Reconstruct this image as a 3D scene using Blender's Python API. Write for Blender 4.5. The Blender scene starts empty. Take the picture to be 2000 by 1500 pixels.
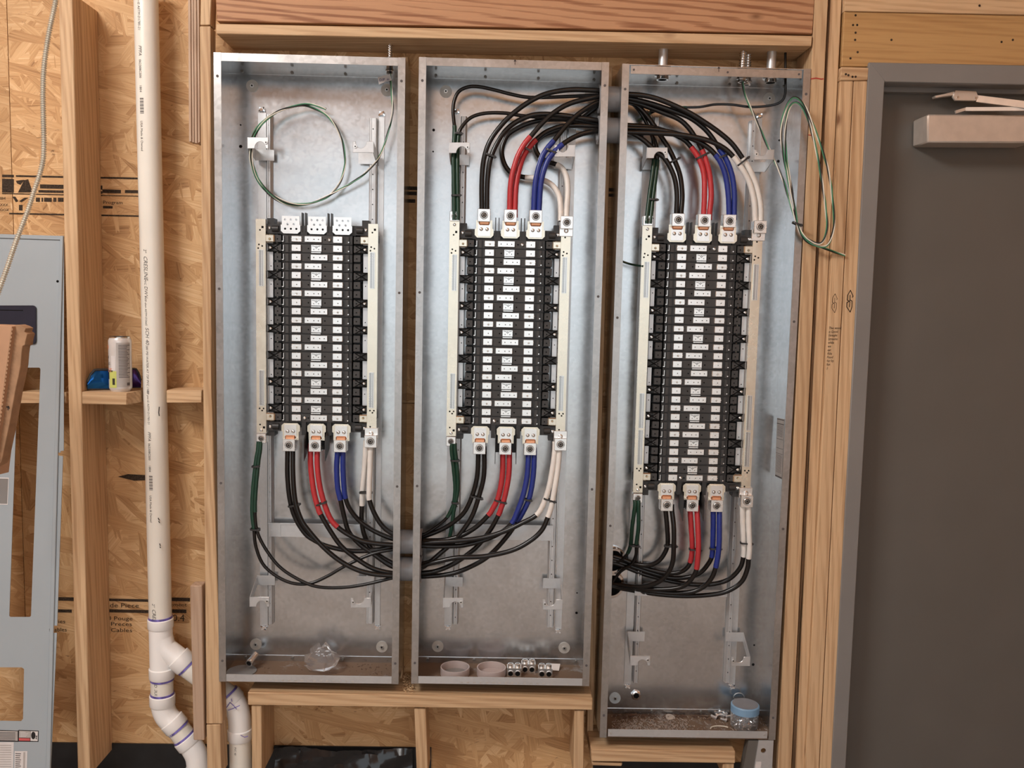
import bpy, bmesh, math, random
from mathutils import Vector, Matrix
from mathutils.geometry import tessellate_polygon

random.seed(11)
SC = bpy.context.scene
COL = SC.collection
PI = math.pi
V = Vector

# ------------------------------------------------------------------ camera
CAM = V((0.0, -2.4572, 1.5))
PITCH, YAW, ROLL, FPX = -0.0958, 0.0188, 0.0229, 1744.73
_cp, _sp, _cy, _sy, _cr, _sr = (math.cos(PITCH), math.sin(PITCH), math.cos(YAW), math.sin(YAW), math.cos(ROLL), math.sin(ROLL))
FWD = V((_sy * _cp, _cy * _cp, _sp))
_r0 = V((_cy, -_sy, 0)); _u0 = _r0.cross(FWD)
RIGHT = _cr * _r0 + _sr * _u0
UP = -_sr * _r0 + _cr * _u0
cam_data = bpy.data.cameras.new('camera')
cam_data.sensor_fit = 'HORIZONTAL'; cam_data.sensor_width = 36.0
cam_data.lens = FPX / 2000.0 * 36.0
cam_data.clip_start = 0.02
cam = bpy.data.objects.new('camera', cam_data)
cam.matrix_world = Matrix(((RIGHT.x, UP.x, -FWD.x, CAM.x), (RIGHT.y, UP.y, -FWD.y, CAM.y), (RIGHT.z, UP.z, -FWD.z, CAM.z), (0, 0, 0, 1)))
COL.objects.link(cam)
SC.camera = cam

# ------------------------------------------------------------------ world, lights, exposure
SC.view_settings.view_transform = 'Standard'
SC.view_settings.look = 'None'
SC.view_settings.gamma = 1.0
SC.view_settings.use_curve_mapping = False
SC.view_settings.exposure = 0.12
world = bpy.data.worlds.new('overcast_sky'); SC.world = world
world.use_nodes = True
world.node_tree.nodes['Background'].inputs[0].default_value = (0.88, 0.95, 1.0, 1)
world.node_tree.nodes['Background'].inputs[1].default_value = 1.45

def area(name, loc, target, sx, sy, power, color):
    l = bpy.data.lights.new(name, 'AREA'); l.shape = 'RECTANGLE'; l.size = sx; l.size_y = sy
    l.energy = power; l.color = color
    o = bpy.data.objects.new(name, l); COL.objects.link(o); o.location = loc
    o.rotation_euler = (V(target) - V(loc)).to_track_quat('-Z', 'Y').to_euler()
    return o
area('skylight', (-1.95, -2.3, 3.6), (0.0, 0.0, 1.35), 1.3, 0.9, 128, (1.0, 0.98, 0.95))
area('lintel_fill', (0.9, -1.9, 3.6), (0.0, -4.4, 2.2), 1.2, 0.5, 120, (1.0, 0.86, 0.74))  # unseen lamp added to brighten lintel and floor for the metal's reflections

# ------------------------------------------------------------------ projection helpers (pixel of the 2000x1500 frame -> point at depth Y)
def ray(px, py):
    return FWD + RIGHT * ((px - 1000.0) / FPX) - UP * ((py - 750.0) / FPX)
def at(px, py, Y=0.0):
    d = ray(px, py)
    return CAM + d * ((Y - CAM.y) / d.y)
def at_plane(px, py, p0, n):
    d = ray(px, py)
    return CAM + d * ((p0 - CAM).dot(n) / d.dot(n))
def to_px(p):
    d = p - CAM
    z = d.dot(FWD)
    return 1000 + FPX * d.dot(RIGHT) / z, 750 - FPX * d.dot(UP) / z

# ------------------------------------------------------------------ mesh builder
class MB:
    def __init__(s):
        s.v = []; s.f = []; s.m = []
    def add(s, vs, fs, m=0):
        b = len(s.v); s.v += [tuple(x) for x in vs]
        s.f += [tuple(b + i for i in f) for f in fs]; s.m += [m] * len(fs)
        return s
    def prism(s, front, d, m=0):
        n = len(front); d = V(d)
        vs = [V(p) for p in front] + [V(p) + d for p in front]
        fs = [tuple(range(n)), tuple(range(2 * n - 1, n - 1, -1))] + [(i, i + n, (i + 1) % n + n, (i + 1) % n) for i in range(n)]
        return s.add(vs, fs, m)
    def box(s, x0, x1, y0, y1, z0, z1, m=0):
        return s.prism([(x0, y0, z0), (x1, y0, z0), (x1, y0, z1), (x0, y0, z1)], (0, y1 - y0, 0), m)
    def bar(s, a, b, w, h, m=0, up=(0, -1, 0)):
        a = V(a); b = V(b); t = (b - a).normalized(); upv = V(up)
        sd = t.cross(upv)
        if sd.length < 1e-5: sd = t.cross(V((1, 0, 0)))
        sd.normalize(); u2 = sd.cross(t).normalized()
        q = [a + sd * (w / 2 * i) + u2 * (h / 2 * j) for i, j in ((-1, -1), (1, -1), (1, 1), (-1, 1))]
        return s.prism(q, b - a, m)
    def tube(s, path, r, n=10, m=0, caps=True):
        P = [V(p) for p in path]; k = len(P)
        rr = r if isinstance(r, (list, tuple)) else [r] * k
        t = [(P[min(i + 1, k - 1)] - P[max(i - 1, 0)]).normalized() for i in range(k)]
        nrm = t[0].orthogonal().normalized(); vs = []
        for i in range(k):
            nrm = (nrm - t[i] * nrm.dot(t[i])).normalized(); bi = t[i].cross(nrm)
            for j in range(n):
                a = 2 * PI * j / n
                vs.append(P[i] + (nrm * math.cos(a) + bi * math.sin(a)) * rr[i])
        fs = [(i * n + j, i * n + (j + 1) % n, (i + 1) * n + (j + 1) % n, (i + 1) * n + j) for i in range(k - 1) for j in range(n)]
        if caps: fs += [tuple(range(n - 1, -1, -1)), tuple(range((k - 1) * n, k * n))]
        return s.add(vs, fs, m)
    def lathe(s, c, axis, prof, n=20, m=0, closed=False):
        """prof: (radius, distance along axis) pairs; closed joins last to first"""
        c = V(c); ax = V(axis).normalized(); u = ax.orthogonal().normalized(); w = ax.cross(u)
        vs = []; k = len(prof)
        for r, h in prof:
            for j in range(n):
                a = 2 * PI * j / n
                vs.append(c + ax * h + (u * math.cos(a) + w * math.sin(a)) * max(r, 1e-5))
        rng = range(k) if closed else range(k - 1)
        fs = [(i * n + j, i * n + (j + 1) % n, ((i + 1) % k) * n + (j + 1) % n, ((i + 1) % k) * n + j) for i in rng for j in range(n)]
        if not closed: fs += [tuple(range(n - 1, -1, -1)), tuple(range((k - 1) * n, k * n))]
        return s.add(vs, fs, m)
    def cyl(s, c, axis, r, h, n=16, m=0):
        return s.lathe(c, axis, [(r, 0), (r, h)], n, m)
    def ring(s, c, axis, r0, r1, h, n=20, m=0):
        return s.lathe(c, axis, [(r0, 0), (r1, 0), (r1, h), (r0, h)], n, m, closed=True)
    def holed(s, outer, holes, d, m=0):
        """flat sheet with holes: loops of 3D points, extruded by d"""
        loops = [[V(p) for p in outer]] + [[V(p) for p in h] for h in holes]
        tris = tessellate_polygon(loops); flat = [p for l in loops for p in l]; n = len(flat); d = V(d)
        vs = flat + [p + d for p in flat]
        fs = [tuple(t) for t in tris] + [tuple(i + n for i in reversed(t)) for t in tris]
        b = 0
        for l in loops:
            k = len(l)
            fs += [(b + i, b + (i + 1) % k, b + (i + 1) % k + n, b + i + n) for i in range(k)]
            b += k
        return s.add(vs, fs, m)
    def mesh(s, name, mats, bevel=0.0, flat=False, center=None):
        c = center
        if c is None:
            lo = [min(v[i] for v in s.v) for i in range(3)]; hi = [max(v[i] for v in s.v) for i in range(3)]
            c = V([(a + b) / 2 for a, b in zip(lo, hi)])
        me = bpy.data.meshes.new(name)
        me.from_pydata([tuple(V(v) - c) for v in s.v], [], s.f)
        mats = mats if isinstance(mats, (list, tuple)) else [mats]
        for x in mats: me.materials.append(x)
        me.polygons.foreach_set('material_index', s.m)
        bm = bmesh.new(); bm.from_mesh(me)
        bmesh.ops.recalc_face_normals(bm, faces=bm.faces)
        if bevel > 0:
            es = [e for e in bm.edges if len(e.link_faces) == 2 and e.calc_face_angle(0) > 0.6]
            bmesh.ops.bevel(bm, geom=es, offset=bevel, segments=1, affect='EDGES', profile=0.5)
        bm.to_mesh(me); bm.free()
        if not flat:
            me.polygons.foreach_set('use_smooth', [True] * len(me.polygons))
            me.set_sharp_from_angle(angle=math.radians(35))
        me.update()
        return me, c
    def build(s, name, mats, parent=None, bevel=0.0, flat=False, label=None, kind=None):
        me, c = s.mesh(name, mats, bevel, flat)
        o = bpy.data.objects.new(name, me); COL.objects.link(o)
        place(o, c, parent)
        if label: o['label'] = label
        if kind: o['kind'] = kind
        return o

WLOC = {}
def place(o, world_loc, parent=None):
    world_loc = V(world_loc)
    if parent is not None:
        o.parent = parent
        o.location = world_loc - WLOC[parent.name]
    else:
        o.location = world_loc
    WLOC[o.name] = world_loc
def tag(o, label, cat, group=None):
    o['label'] = label; o['category'] = cat
    if group: o['group'] = group
    return o
def thing(name, loc, label=None, cat=None, group=None):
    o = bpy.data.objects.new(name, None); COL.objects.link(o); o.empty_display_size = 0.02
    place(o, loc)
    if label: tag(o, label, cat, group)
    return o
def structure(name, loc=(0, 0, 0)):
    o = thing(name, loc); o['kind'] = 'structure'; return o
def inst(src, world_loc, parent):
    o = src.copy(); COL.objects.link(o); o.parent = None
    place(o, world_loc, parent)
    return o

def spline(pts, per=8):
    """Catmull-Rom samples and the parameter of each sample"""
    P = [V(p) for p in pts]; out = []; par = []
    for i in range(len(P) - 1):
        p0 = P[max(i - 1, 0)]; p1 = P[i]; p2 = P[i + 1]; p3 = P[min(i + 2, len(P) - 1)]
        for k in range(per):
            t = k / per
            out.append(0.5 * ((2 * p1) + (p2 - p0) * t + (2 * p0 - 5 * p1 + 4 * p2 - p3) * t * t + (3 * p1 - p0 - 3 * p2 + p3) * t ** 3))
            par.append(i + t)
    out.append(P[-1]); par.append(len(P) - 1.0)
    return out, par

def text_geo(s, size, align='LEFT', shear=0.0):
    cu = bpy.data.curves.new('lettering', 'FONT'); cu.body = s; cu.size = size; cu.resolution_u = 2; cu.align_x = align; cu.shear = shear
    ob = bpy.data.objects.new('lettering', cu); COL.objects.link(ob)
    bpy.context.view_layer.update()
    me = bpy.data.meshes.new_from_object(ob.evaluated_get(bpy.context.evaluated_depsgraph_get()))
    vs = [v.co.copy() for v in me.vertices]; fs = [tuple(p.vertices) for p in me.polygons]
    bpy.data.objects.remove(ob); bpy.data.curves.remove(cu); bpy.data.meshes.remove(me)
    return vs, fs
def flat_text(mb, s, size, origin, ex, ey, m=0, align='LEFT', shear=0.0):
    vs, fs = text_geo(s, size, align, shear); o = V(origin); ex = V(ex); ey = V(ey)
    mb.add([o + ex * v.x + ey * v.y for v in vs], fs, m)

# ------------------------------------------------------------------ materials
def new_mat(name):
    m = bpy.data.materials.new(name); m.use_nodes = True
    nt = m.node_tree; b = nt.nodes['Principled BSDF']
    return m, nt, b
def N(nt, typ, **kw):
    n = nt.nodes.new(typ)
    for k, v in kw.items():
        if k.startswith('i_'):
            n.inputs[k[2:].replace('_', ' ')].default_value = v
        else: setattr(n, k, v)
    return n
def ramp(nt, stops):
    r = N(nt, 'ShaderNodeValToRGB'); e = r.color_ramp.elements
    while len(e) < len(stops): e.new(0.5)
    for x, (p, c) in zip(e, stops):
        x.position = p; x.color = (c[0], c[1], c[2], 1) if not isinstance(c, float) else (c, c, c, 1)
    return r
def coords(nt, scale=(1, 1, 1), rot=(0, 0, 0), rnd=True):
    tc = N(nt, 'ShaderNodeTexCoord'); out = tc.outputs['Object']
    if rnd:
        oi = N(nt, 'ShaderNodeObjectInfo'); mul = N(nt, 'ShaderNodeMath', operation='MULTIPLY'); mul.inputs[1].default_value = 37.0
        nt.links.new(oi.outputs['Random'], mul.inputs[0])
        add = N(nt, 'ShaderNodeVectorMath', operation='ADD'); nt.links.new(out, add.inputs[0]); nt.links.new(mul.outputs[0], add.inputs[1]); out = add.outputs[0]
    if rot != (0, 0, 0):
        mp = N(nt, 'ShaderNodeMapping'); mp.inputs['Rotation'].default_value = rot; nt.links.new(out, mp.inputs[0]); out = mp.outputs[0]
    mp = N(nt, 'ShaderNodeMapping'); mp.inputs['Scale'].default_value = scale; nt.links.new(out, mp.inputs[0])
    return mp.outputs[0]
def plain(name, col, rough=0.5, metal=0.0, spec=0.5, noise=0.06, nscale=30.0, **extra):
    m, nt, b = new_mat(name)
    b.inputs['Roughness'].default_value = rough; b.inputs['Metallic'].default_value = metal
    b.inputs['Specular IOR Level'].default_value = spec
    c = coords(nt, (nscale,) * 3, rnd=False); n = N(nt, 'ShaderNodeTexNoise', i_Scale=1.0, i_Detail=3.0)
    nt.links.new(c, n.inputs['Vector'])
    r = ramp(nt, [(0.3, tuple(x * (1 - noise) for x in col)), (0.7, tuple(min(1, x * (1 + noise)) for x in col))])
    nt.links.new(n.outputs['Fac'], r.inputs[0]); nt.links.new(r.outputs[0], b.inputs['Base Color'])
    for k, v in extra.items(): b.inputs[k.replace('_', ' ')].default_value = v
    return m
def galv(name, lo=0.52, hi=0.70, r0=0.15, r1=0.27, dirt=0.0, tint=(0.98, 1.0, 1.02), metal=0.95):
    m, nt, b = new_mat(name)
    b.inputs['Metallic'].default_value = metal
    c = coords(nt, (1, 1, 1), rnd=True)
    vo = N(nt, 'ShaderNodeTexVoronoi', i_Scale=110.0); nt.links.new(c, vo.inputs['Vector'])
    n2 = N(nt, 'ShaderNodeTexNoise', i_Scale=6.0, i_Detail=5.0); nt.links.new(c, n2.inputs['Vector'])
    mix = N(nt, 'ShaderNodeMath', operation='MULTIPLY_ADD'); mix.inputs[1].default_value = 0.28
    nt.links.new(vo.outputs['Color'], mix.inputs[0]); nt.links.new(n2.outputs['Fac'], mix.inputs[2])
    r = ramp(nt, [(0.3, (lo * tint[0], lo * tint[1], lo * tint[2])), (0.9, (hi * tint[0], hi * tint[1], hi * tint[2]))])
    nt.links.new(mix.outputs[0], r.inputs[0]); col = r.outputs[0]
    mr = N(nt, 'ShaderNodeMapRange'); mr.inputs['To Min'].default_value = r0; mr.inputs['To Max'].default_value = r1
    nt.links.new(mix.outputs[0], mr.inputs['Value']); rough = mr.outputs[0]
    if dirt > 0:
        n3 = N(nt, 'ShaderNodeTexNoise', i_Scale=14.0, i_Detail=8.0, i_Roughness=0.7); nt.links.new(c, n3.inputs['Vector'])
        rd = ramp(nt, [(0.62 - dirt * 0.4, 0.0), (0.72 - dirt * 0.3, 1.0)]); nt.links.new(n3.outputs['Fac'], rd.inputs[0])
        mc = N(nt, 'ShaderNodeMix', data_type='RGBA'); nt.links.new(rd.outputs[0], mc.inputs[0]); nt.links.new(col, mc.inputs[6])
        mc.inputs[7].default_value = (0.16, 0.105, 0.07, 1); col = mc.outputs[2]
        mm = N(nt, 'ShaderNodeMapRange'); mm.inputs['To Min'].default_value = metal; mm.inputs['To Max'].default_value = 0.05
        nt.links.new(rd.outputs[0], mm.inputs['Value']); nt.links.new(mm.outputs[0], b.inputs['Metallic'])
        ma = N(nt, 'ShaderNodeMath', operation='MULTIPLY_ADD'); ma.inputs[1].default_value = 0.5; nt.links.new(rd.outputs[0], ma.inputs[0]); nt.links.new(rough, ma.inputs[2]); rough = ma.outputs[0]
    nt.links.new(col, b.inputs['Base Color']); nt.links.new(rough, b.inputs['Roughness'])
    nb = N(nt, 'ShaderNodeTexNoise', i_Scale=9.0, i_Detail=2.0); nt.links.new(c, nb.inputs['Vector'])
    bp = N(nt, 'ShaderNodeBump'); bp.inputs['Strength'].default_value = 0.05; bp.inputs['Distance'].default_value = 0.02
    nt.links.new(nb.outputs['Fac'], bp.inputs['Height']); nt.links.new(bp.outputs[0], b.inputs['Normal'])
    return m
def wood(name, grain='Z', light=(0.62, 0.425, 0.25), dark=(0.40, 0.235, 0.12), knots=True, rough=0.6, wave=0.22):
    m, nt, b = new_mat(name)
    along, cross = 1.0, 30.0
    sc = {'X': (along, cross, cross), 'Y': (cross, along, cross), 'Z': (cross, cross, along)}[grain]
    c = coords(nt, sc)
    n1 = N(nt, 'ShaderNodeTexNoise', i_Scale=1.0, i_Detail=7.0, i_Roughness=0.65, i_Distortion=0.5); nt.links.new(c, n1.inputs['Vector'])
    cw = coords(nt, tuple(x * (0.75 if x > 2 else 1.6) for x in sc))
    wv = N(nt, 'ShaderNodeTexWave', bands_direction='DIAGONAL', i_Scale=1.5, i_Distortion=7.0, i_Detail=3.0); wv.inputs['Detail Scale'].default_value = 0.9
    nt.links.new(cw, wv.inputs['Vector'])
    c2 = coords(nt, tuple(x * (6.0 if x > 2 else 1.6) for x in sc))
    n2 = N(nt, 'ShaderNodeTexNoise', i_Scale=1.3, i_Detail=4.0); nt.links.new(c2, n2.inputs['Vector'])
    ma = N(nt, 'ShaderNodeMath', operation='MULTIPLY_ADD'); ma.inputs[1].default_value = 0.6; nt.links.new(n2.outputs['Fac'], ma.inputs[0]); nt.links.new(n1.outputs['Fac'], ma.inputs[2])
    mw = N(nt, 'ShaderNodeMath', operation='MULTIPLY_ADD'); mw.inputs[1].default_value = wave; nt.links.new(wv.outputs['Fac'], mw.inputs[0]); nt.links.new(ma.outputs[0], mw.inputs[2])
    h = wave * 0.5
    r = ramp(nt, [(0.60 + h - .12, dark), (0.78 + h, tuple((x * 0.3 + l * 0.7) for x, l in zip(dark, light))), (min(1.0, 1.0 + h - .12), light)])
    nt.links.new(mw.outputs[0], r.inputs[0]); col = r.outputs[0]
    if knots:
        ck = coords(nt, tuple(5.0 if x < 2 else 10.0 for x in sc))
        vk = N(nt, 'ShaderNodeTexVoronoi', i_Scale=1.0); nt.links.new(ck, vk.inputs['Vector'])
        rk = ramp(nt, [(0.05, 0.9), (0.085, 0.4), (0.14, 0.0)]); nt.links.new(vk.outputs['Distance'], rk.inputs[0])
        sp = N(nt, 'ShaderNodeSeparateColor'); nt.links.new(vk.outputs['Color'], sp.inputs[0])
        gt = N(nt, 'ShaderNodeMath', operation='GREATER_THAN'); gt.inputs[1].default_value = 0.72; nt.links.new(sp.outputs[0], gt.inputs[0])
        mu = N(nt, 'ShaderNodeMath', operation='MULTIPLY'); nt.links.new(rk.outputs[0], mu.inputs[0]); nt.links.new(gt.outputs[0], mu.inputs[1])
        mk = N(nt, 'ShaderNodeMix', data_type='RGBA'); nt.links.new(mu.outputs[0], mk.inputs[0]); nt.links.new(col, mk.inputs[6])
        mk.inputs[7].default_value = (0.17, 0.075, 0.035, 1); col = mk.outputs[2]
    oi = N(nt, 'ShaderNodeObjectInfo'); mr = N(nt, 'ShaderNodeMapRange'); mr.inputs['To Min'].default_value = 0.92; mr.inputs['To Max'].default_value = 1.07
    nt.links.new(oi.outputs['Random'], mr.inputs['Value'])
    hs = N(nt, 'ShaderNodeHueSaturation'); nt.links.new(mr.outputs[0], hs.inputs['Value']); nt.links.new(col, hs.inputs['Color'])
    nt.links.new(hs.outputs[0], b.inputs['Base Color'])
    b.inputs['Roughness'].default_value = rough; b.inputs['Specular IOR Level'].default_value = 0.3
    bp = N(nt, 'ShaderNodeBump'); bp.inputs['Strength'].default_value = 0.3; bp.inputs['Distance'].default_value = 0.003
    nt.links.new(mw.outputs[0], bp.inputs['Height']); nt.links.new(bp.outputs[0], b.inputs['Normal'])
    return m
def osb(name):
    m, nt, b = new_mat(name)
    vals = []
    for k, (th, sx, sz) in enumerate(((0.06, 6.0, 30.0), (0.9, 8.0, 42.0), (-0.7, 8.0, 42.0), (1.75, 9.0, 55.0), (-0.25, 6.5, 34.0))):
        c = coords(nt, (sx, 30.0, sz), rot=(0, th, 0))
        ad = N(nt, 'ShaderNodeVectorMath', operation='ADD'); ad.inputs[1].default_value = (k * 5.3, 0, k * 3.7); nt.links.new(c, ad.inputs[0])
        wn = N(nt, 'ShaderNodeTexNoise', i_Scale=0.9, i_Detail=2.0); nt.links.new(ad.outputs[0], wn.inputs['Vector'])
        wa = N(nt, 'ShaderNodeVectorMath', operation='MULTIPLY_ADD'); wa.inputs[1].default_value = (0.9, 0, 0.9); nt.links.new(wn.outputs['Color'], wa.inputs[0]); nt.links.new(ad.outputs[0], wa.inputs[2])
        vo = N(nt, 'ShaderNodeTexVoronoi', i_Scale=1.0, i_Randomness=1.0); nt.links.new(wa.outputs[0], vo.inputs['Vector'])
        c2 = coords(nt, (7.0, 60.0, 230.0), rot=(0, th, 0))
        no = N(nt, 'ShaderNodeTexNoise', i_Scale=1.0, i_Detail=4.0, i_Roughness=0.65, i_Distortion=0.4); nt.links.new(c2, no.inputs['Vector'])
        sep = N(nt, 'ShaderNodeSeparateColor'); nt.links.new(vo.outputs['Color'], sep.inputs[0])
        m1 = N(nt, 'ShaderNodeMath', operation='MULTIPLY'); m1.inputs[1].default_value = 0.40; nt.links.new(sep.outputs[0], m1.inputs[0])
        ma = N(nt, 'ShaderNodeMath', operation='MULTIPLY_ADD'); ma.inputs[1].default_value = 0.75
        nt.links.new(no.outputs['Fac'], ma.inputs[0]); nt.links.new(m1.outputs[0], ma.inputs[2])
        vals.append((ma.outputs[0], sep.outputs[1]))
    # strands on top of strands: each layer shows only where its own cell wins
    cur = vals[0][0]
    for (v, sel), thr in zip(vals[1:], (0.66, 0.72, 0.80, 0.62)):
        g = N(nt, 'ShaderNodeMath', operation='GREATER_THAN'); g.inputs[1].default_value = thr; nt.links.new(sel, g.inputs[0])
        mx = N(nt, 'ShaderNodeMix', data_type='FLOAT'); nt.links.new(g.outputs[0], mx.inputs[0]); nt.links.new(cur, mx.inputs[2]); nt.links.new(v, mx.inputs[3]); cur = mx.outputs[0]
    r = ramp(nt, [(0.22, (0.25, 0.125, 0.05)), (0.36, (0.45, 0.245, 0.105)), (0.56, (0.57, 0.335, 0.155)), (0.76, (0.68, 0.43, 0.22)), (0.95, (0.80, 0.57, 0.33))])
    nt.links.new(cur, r.inputs[0])
    # dark gaps and knots between strands
    cc = coords(nt, (14.0, 20.0, 46.0), rot=(0, 0.2, 0)); nc = N(nt, 'ShaderNodeTexNoise', i_Scale=1.0, i_Detail=5.0, i_Roughness=0.7, i_Distortion=1.2); nt.links.new(cc, nc.inputs['Vector'])
    rc = ramp(nt, [(0.29, 0.75), (0.345, 0.0)]); nt.links.new(nc.outputs['Fac'], rc.inputs[0])
    mc = N(nt, 'ShaderNodeMix', data_type='RGBA'); nt.links.new(rc.outputs[0], mc.inputs[0]); nt.links.new(r.outputs[0], mc.inputs[6]); mc.inputs[7].default_value = (0.12, 0.06, 0.028, 1)
    cl = coords(nt, (2.2, 2.2, 2.2)); nl = N(nt, 'ShaderNodeTexNoise', i_Scale=1.0, i_Detail=3.0); nt.links.new(cl, nl.inputs['Vector'])
    mr = N(nt, 'ShaderNodeMapRange'); mr.inputs['From Min'].default_value = 0.3; mr.inputs['From Max'].default_value = 0.7; mr.inputs['To Min'].default_value = 0.86; mr.inputs['To Max'].default_value = 1.1
    nt.links.new(nl.outputs['Fac'], mr.inputs['Value'])
    hs = N(nt, 'ShaderNodeHueSaturation'); nt.links.new(mr.outputs[0], hs.inputs['Value']); nt.links.new(mc.outputs[2], hs.inputs['Color'])
    nt.links.new(hs.outputs[0], b.inputs['Base Color'])
    b.inputs['Roughness'].default_value = 0.6; b.inputs['Specular IOR Level'].default_value = 0.3
    bp = N(nt, 'ShaderNodeBump'); bp.inputs['Strength'].default_value = 0.5; bp.inputs['Distance'].default_value = 0.005
    nt.links.new(cur, bp.inputs['Height']); nt.links.new(bp.outputs[0], b.inputs['Normal'])
    return m

M = {}
M['galv'] = galv('galvanized_steel')
M['galv_rim'] = galv('galvanized_rim', 0.36, 0.54, 0.24, 0.36, tint=(1.0, 0.97, 0.945))
M['galv_dirty'] = galv('dusty_galvanized', 0.35, 0.5, 0.4, 0.55, dirt=0.95)
M['galv_rail'] = galv('galvanized_rail', 0.60, 0.70, 0.34, 0.42, metal=0.72)
M['tin'] = galv('tin_plated_copper', 0.84, 0.94, 0.20, 0.32, tint=(1.0, 0.985, 0.96))
M['tin_warm'] = galv('warm_reflection_tin', 0.74, 0.86, 0.20, 0.30, tint=(1.0, 0.915, 0.76))  # yellow tint puts the bars' warm reflection into the tin colour
M['pale_disc'] = plain('pale_painted_disc', (0.60, 0.70, 0.76), 0.35, 0.2)
M['dull_disc'] = plain('dull_steel_disc', (0.52, 0.49, 0.45), 0.4, 0.4)
M['socket'] = plain('shaded_socket_grey', (0.24, 0.225, 0.205), 0.42, 0.8)  # grey darkened to hold the shade inside the lug sockets
M['armor'] = plain('bright_cable_armor', (0.74, 0.72, 0.64), 0.32, 0.65)
M['zinc'] = plain('zinc_screw', (0.75, 0.75, 0.74), 0.3, 1.0)
M['chrome'] = plain('chrome', (0.85, 0.86, 0.87), 0.12, 1.0)
M['copper'] = plain('bare_copper', (0.72, 0.34, 0.19), 0.35, 0.9)
M['blackp'] = plain('black_plastic', (0.030, 0.029, 0.029), 0.42, 0, 0.45)
M['blackp2'] = plain('charcoal_plastic', (0.052, 0.051, 0.051), 0.5, 0, 0.4)
M['hole'] = plain('dark_hole', (0.008, 0.008, 0.008), 0.9, 0, 0.1)
M['jacket'] = plain('black_cable_jacket', (0.011, 0.0095, 0.009), 0.24, 0, 0.4)
M['tape_red'] = plain('red_tape', (0.47, 0.035, 0.042), 0.34)
M['tape_blue'] = plain('blue_tape', (0.018, 0.035, 0.235), 0.34)
M['tape_white'] = plain('white_tape', (0.78, 0.75, 0.71), 0.42)
M['tape_green'] = plain('green_tape', (0.012, 0.048, 0.030), 0.34)
M['wire_green'] = plain('green_wire', (0.06, 0.25, 0.13), 0.4)
M['wire_white'] = plain('white_wire', (0.80, 0.76, 0.66), 0.4)
M['wire_black'] = plain('black_wire', (0.02, 0.018, 0.016), 0.4)
M['pvc_grey'] = plain('grey_conduit', (0.30, 0.30, 0.31), 0.35)
M['pvc'] = plain('white_pvc', (0.80, 0.765, 0.69), 0.30, 0, 0.5, 0.03, 6.0)
M['pvc_fit'] = plain('glossy_white_fitting', (0.90, 0.885, 0.87), 0.20, 0, 0.5, 0.02, 6.0)
M['primer'] = plain('purple_primer', (0.16, 0.13, 0.42), 0.4, 0, 0.4, 0.5, 60.0)
M['ink'] = plain('black_ink', (0.025, 0.022, 0.022), 0.8, 0, 0.2)
M['ink_grey'] = plain('grey_ink', (0.11, 0.10, 0.10), 0.8, 0, 0.2)
M['ink_wood'] = plain('faded_stamp_ink', (0.045, 0.030, 0.020), 0.8, 0, 0.2, 0.6, 220.0)
M['pen_red'] = plain('red_marker', (0.45, 0.04, 0.03), 0.8)
M['pen_blue'] = plain('blue_marker', (0.06, 0.05, 0.22), 0.8)
M['wood_v'] = wood('upright_lumber', 'Z')
M['wood_h'] = wood('level_lumber', 'X')
M['wood_red'] = wood('reddish_header_lumber', 'X', (0.50, 0.27, 0.145), (0.27, 0.115, 0.055), wave=.5)
M['wood_brown'] = wood('brown_door_header', 'X', (0.50, 0.30, 0.125), (0.37, 0.195, 0.075), wave=.15)
M['wood_grey'] = wood('weathered_lumber', 'Z', (0.50, 0.355, 0.255), (0.35, 0.225, 0.15), knots=False)
M['bark'] = wood('bark_edge', 'Z', (0.24, 0.15, 0.085), (0.07, 0.04, 0.022), knots=False, rough=0.8)
M['osb'] = osb('oriented_strand_board')
M['steel_grey'] = plain('grey_painted_door', (0.125, 0.117, 0.106), 0.36, 0, 0.4, 0.04, 5.0)
M['frame_grey'] = plain('grey_painted_frame', (0.22, 0.212, 0.205), 0.32, 0, 0.5, 0.05, 5.0)
M['closer'] = plain('satin_silver_paint', (0.72, 0.64, 0.57), 0.30, 0.45)
M['deadfront'] = plain('light_grey_enamel', (0.35, 0.40, 0.435), 0.22, 0, 0.7, 0.03, 4.0)
M['navy'] = plain('dark_navy_plastic', (0.020, 0.023, 0.04), 0.22)
M['card'] = plain('cardboard', (0.46, 0.27, 0.165), 0.75, 0, 0.2, 0.08, 12.0)
M['card_edge'] = plain('cardboard_edge', (0.36, 0.215, 0.125), 0.8, 0, 0.2, 0.15, 40.0)
M['label_w'] = plain('white_sticker', (0.66, 0.63, 0.62), 0.5)
M['label_r'] = plain('red_print', (0.55, 0.10, 0.10), 0.5)
M['paper_dim'] = plain('grey_sticker', (0.42, 0.39, 0.37), 0.55)
M['membrane'] = plain('black_membrane', (0.012, 0.012, 0.013), 0.35, 0, 0.5, 0.3, 20.0)
M['concrete'] = plain('concrete', (0.30, 0.278, 0.258), 0.8, 0, 0.2, 0.15, 3.0)
M['yard'] = plain('pale_gravel', (0.62, 0.60, 0.57), 0.9, 0, 0.1, 0.1, 2.0)
M['ceiling'] = plain('plywood_ceiling', (0.60, 0.37, 0.22), 0.7, 0, 0.2, 0.15, 2.5)
M['inner_wall'] = plain('sheathing_walls', (0.50, 0.33, 0.20), 0.7, 0, 0.2, 0.15, 2.5)
M['can_white'] = plain('white_can_print', (0.72, 0.70, 0.69), 0.25, 0.3)
M['can_metal'] = plain('bare_aluminium', (0.80, 0.80, 0.78), 0.22, 1.0)
M['orange_ink'] = plain('orange_print', (0.75, 0.22, 0.10), 0.4)
M['lime_ink'] = plain('yellow_green_print', (0.55, 0.58, 0.16), 0.4)
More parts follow.
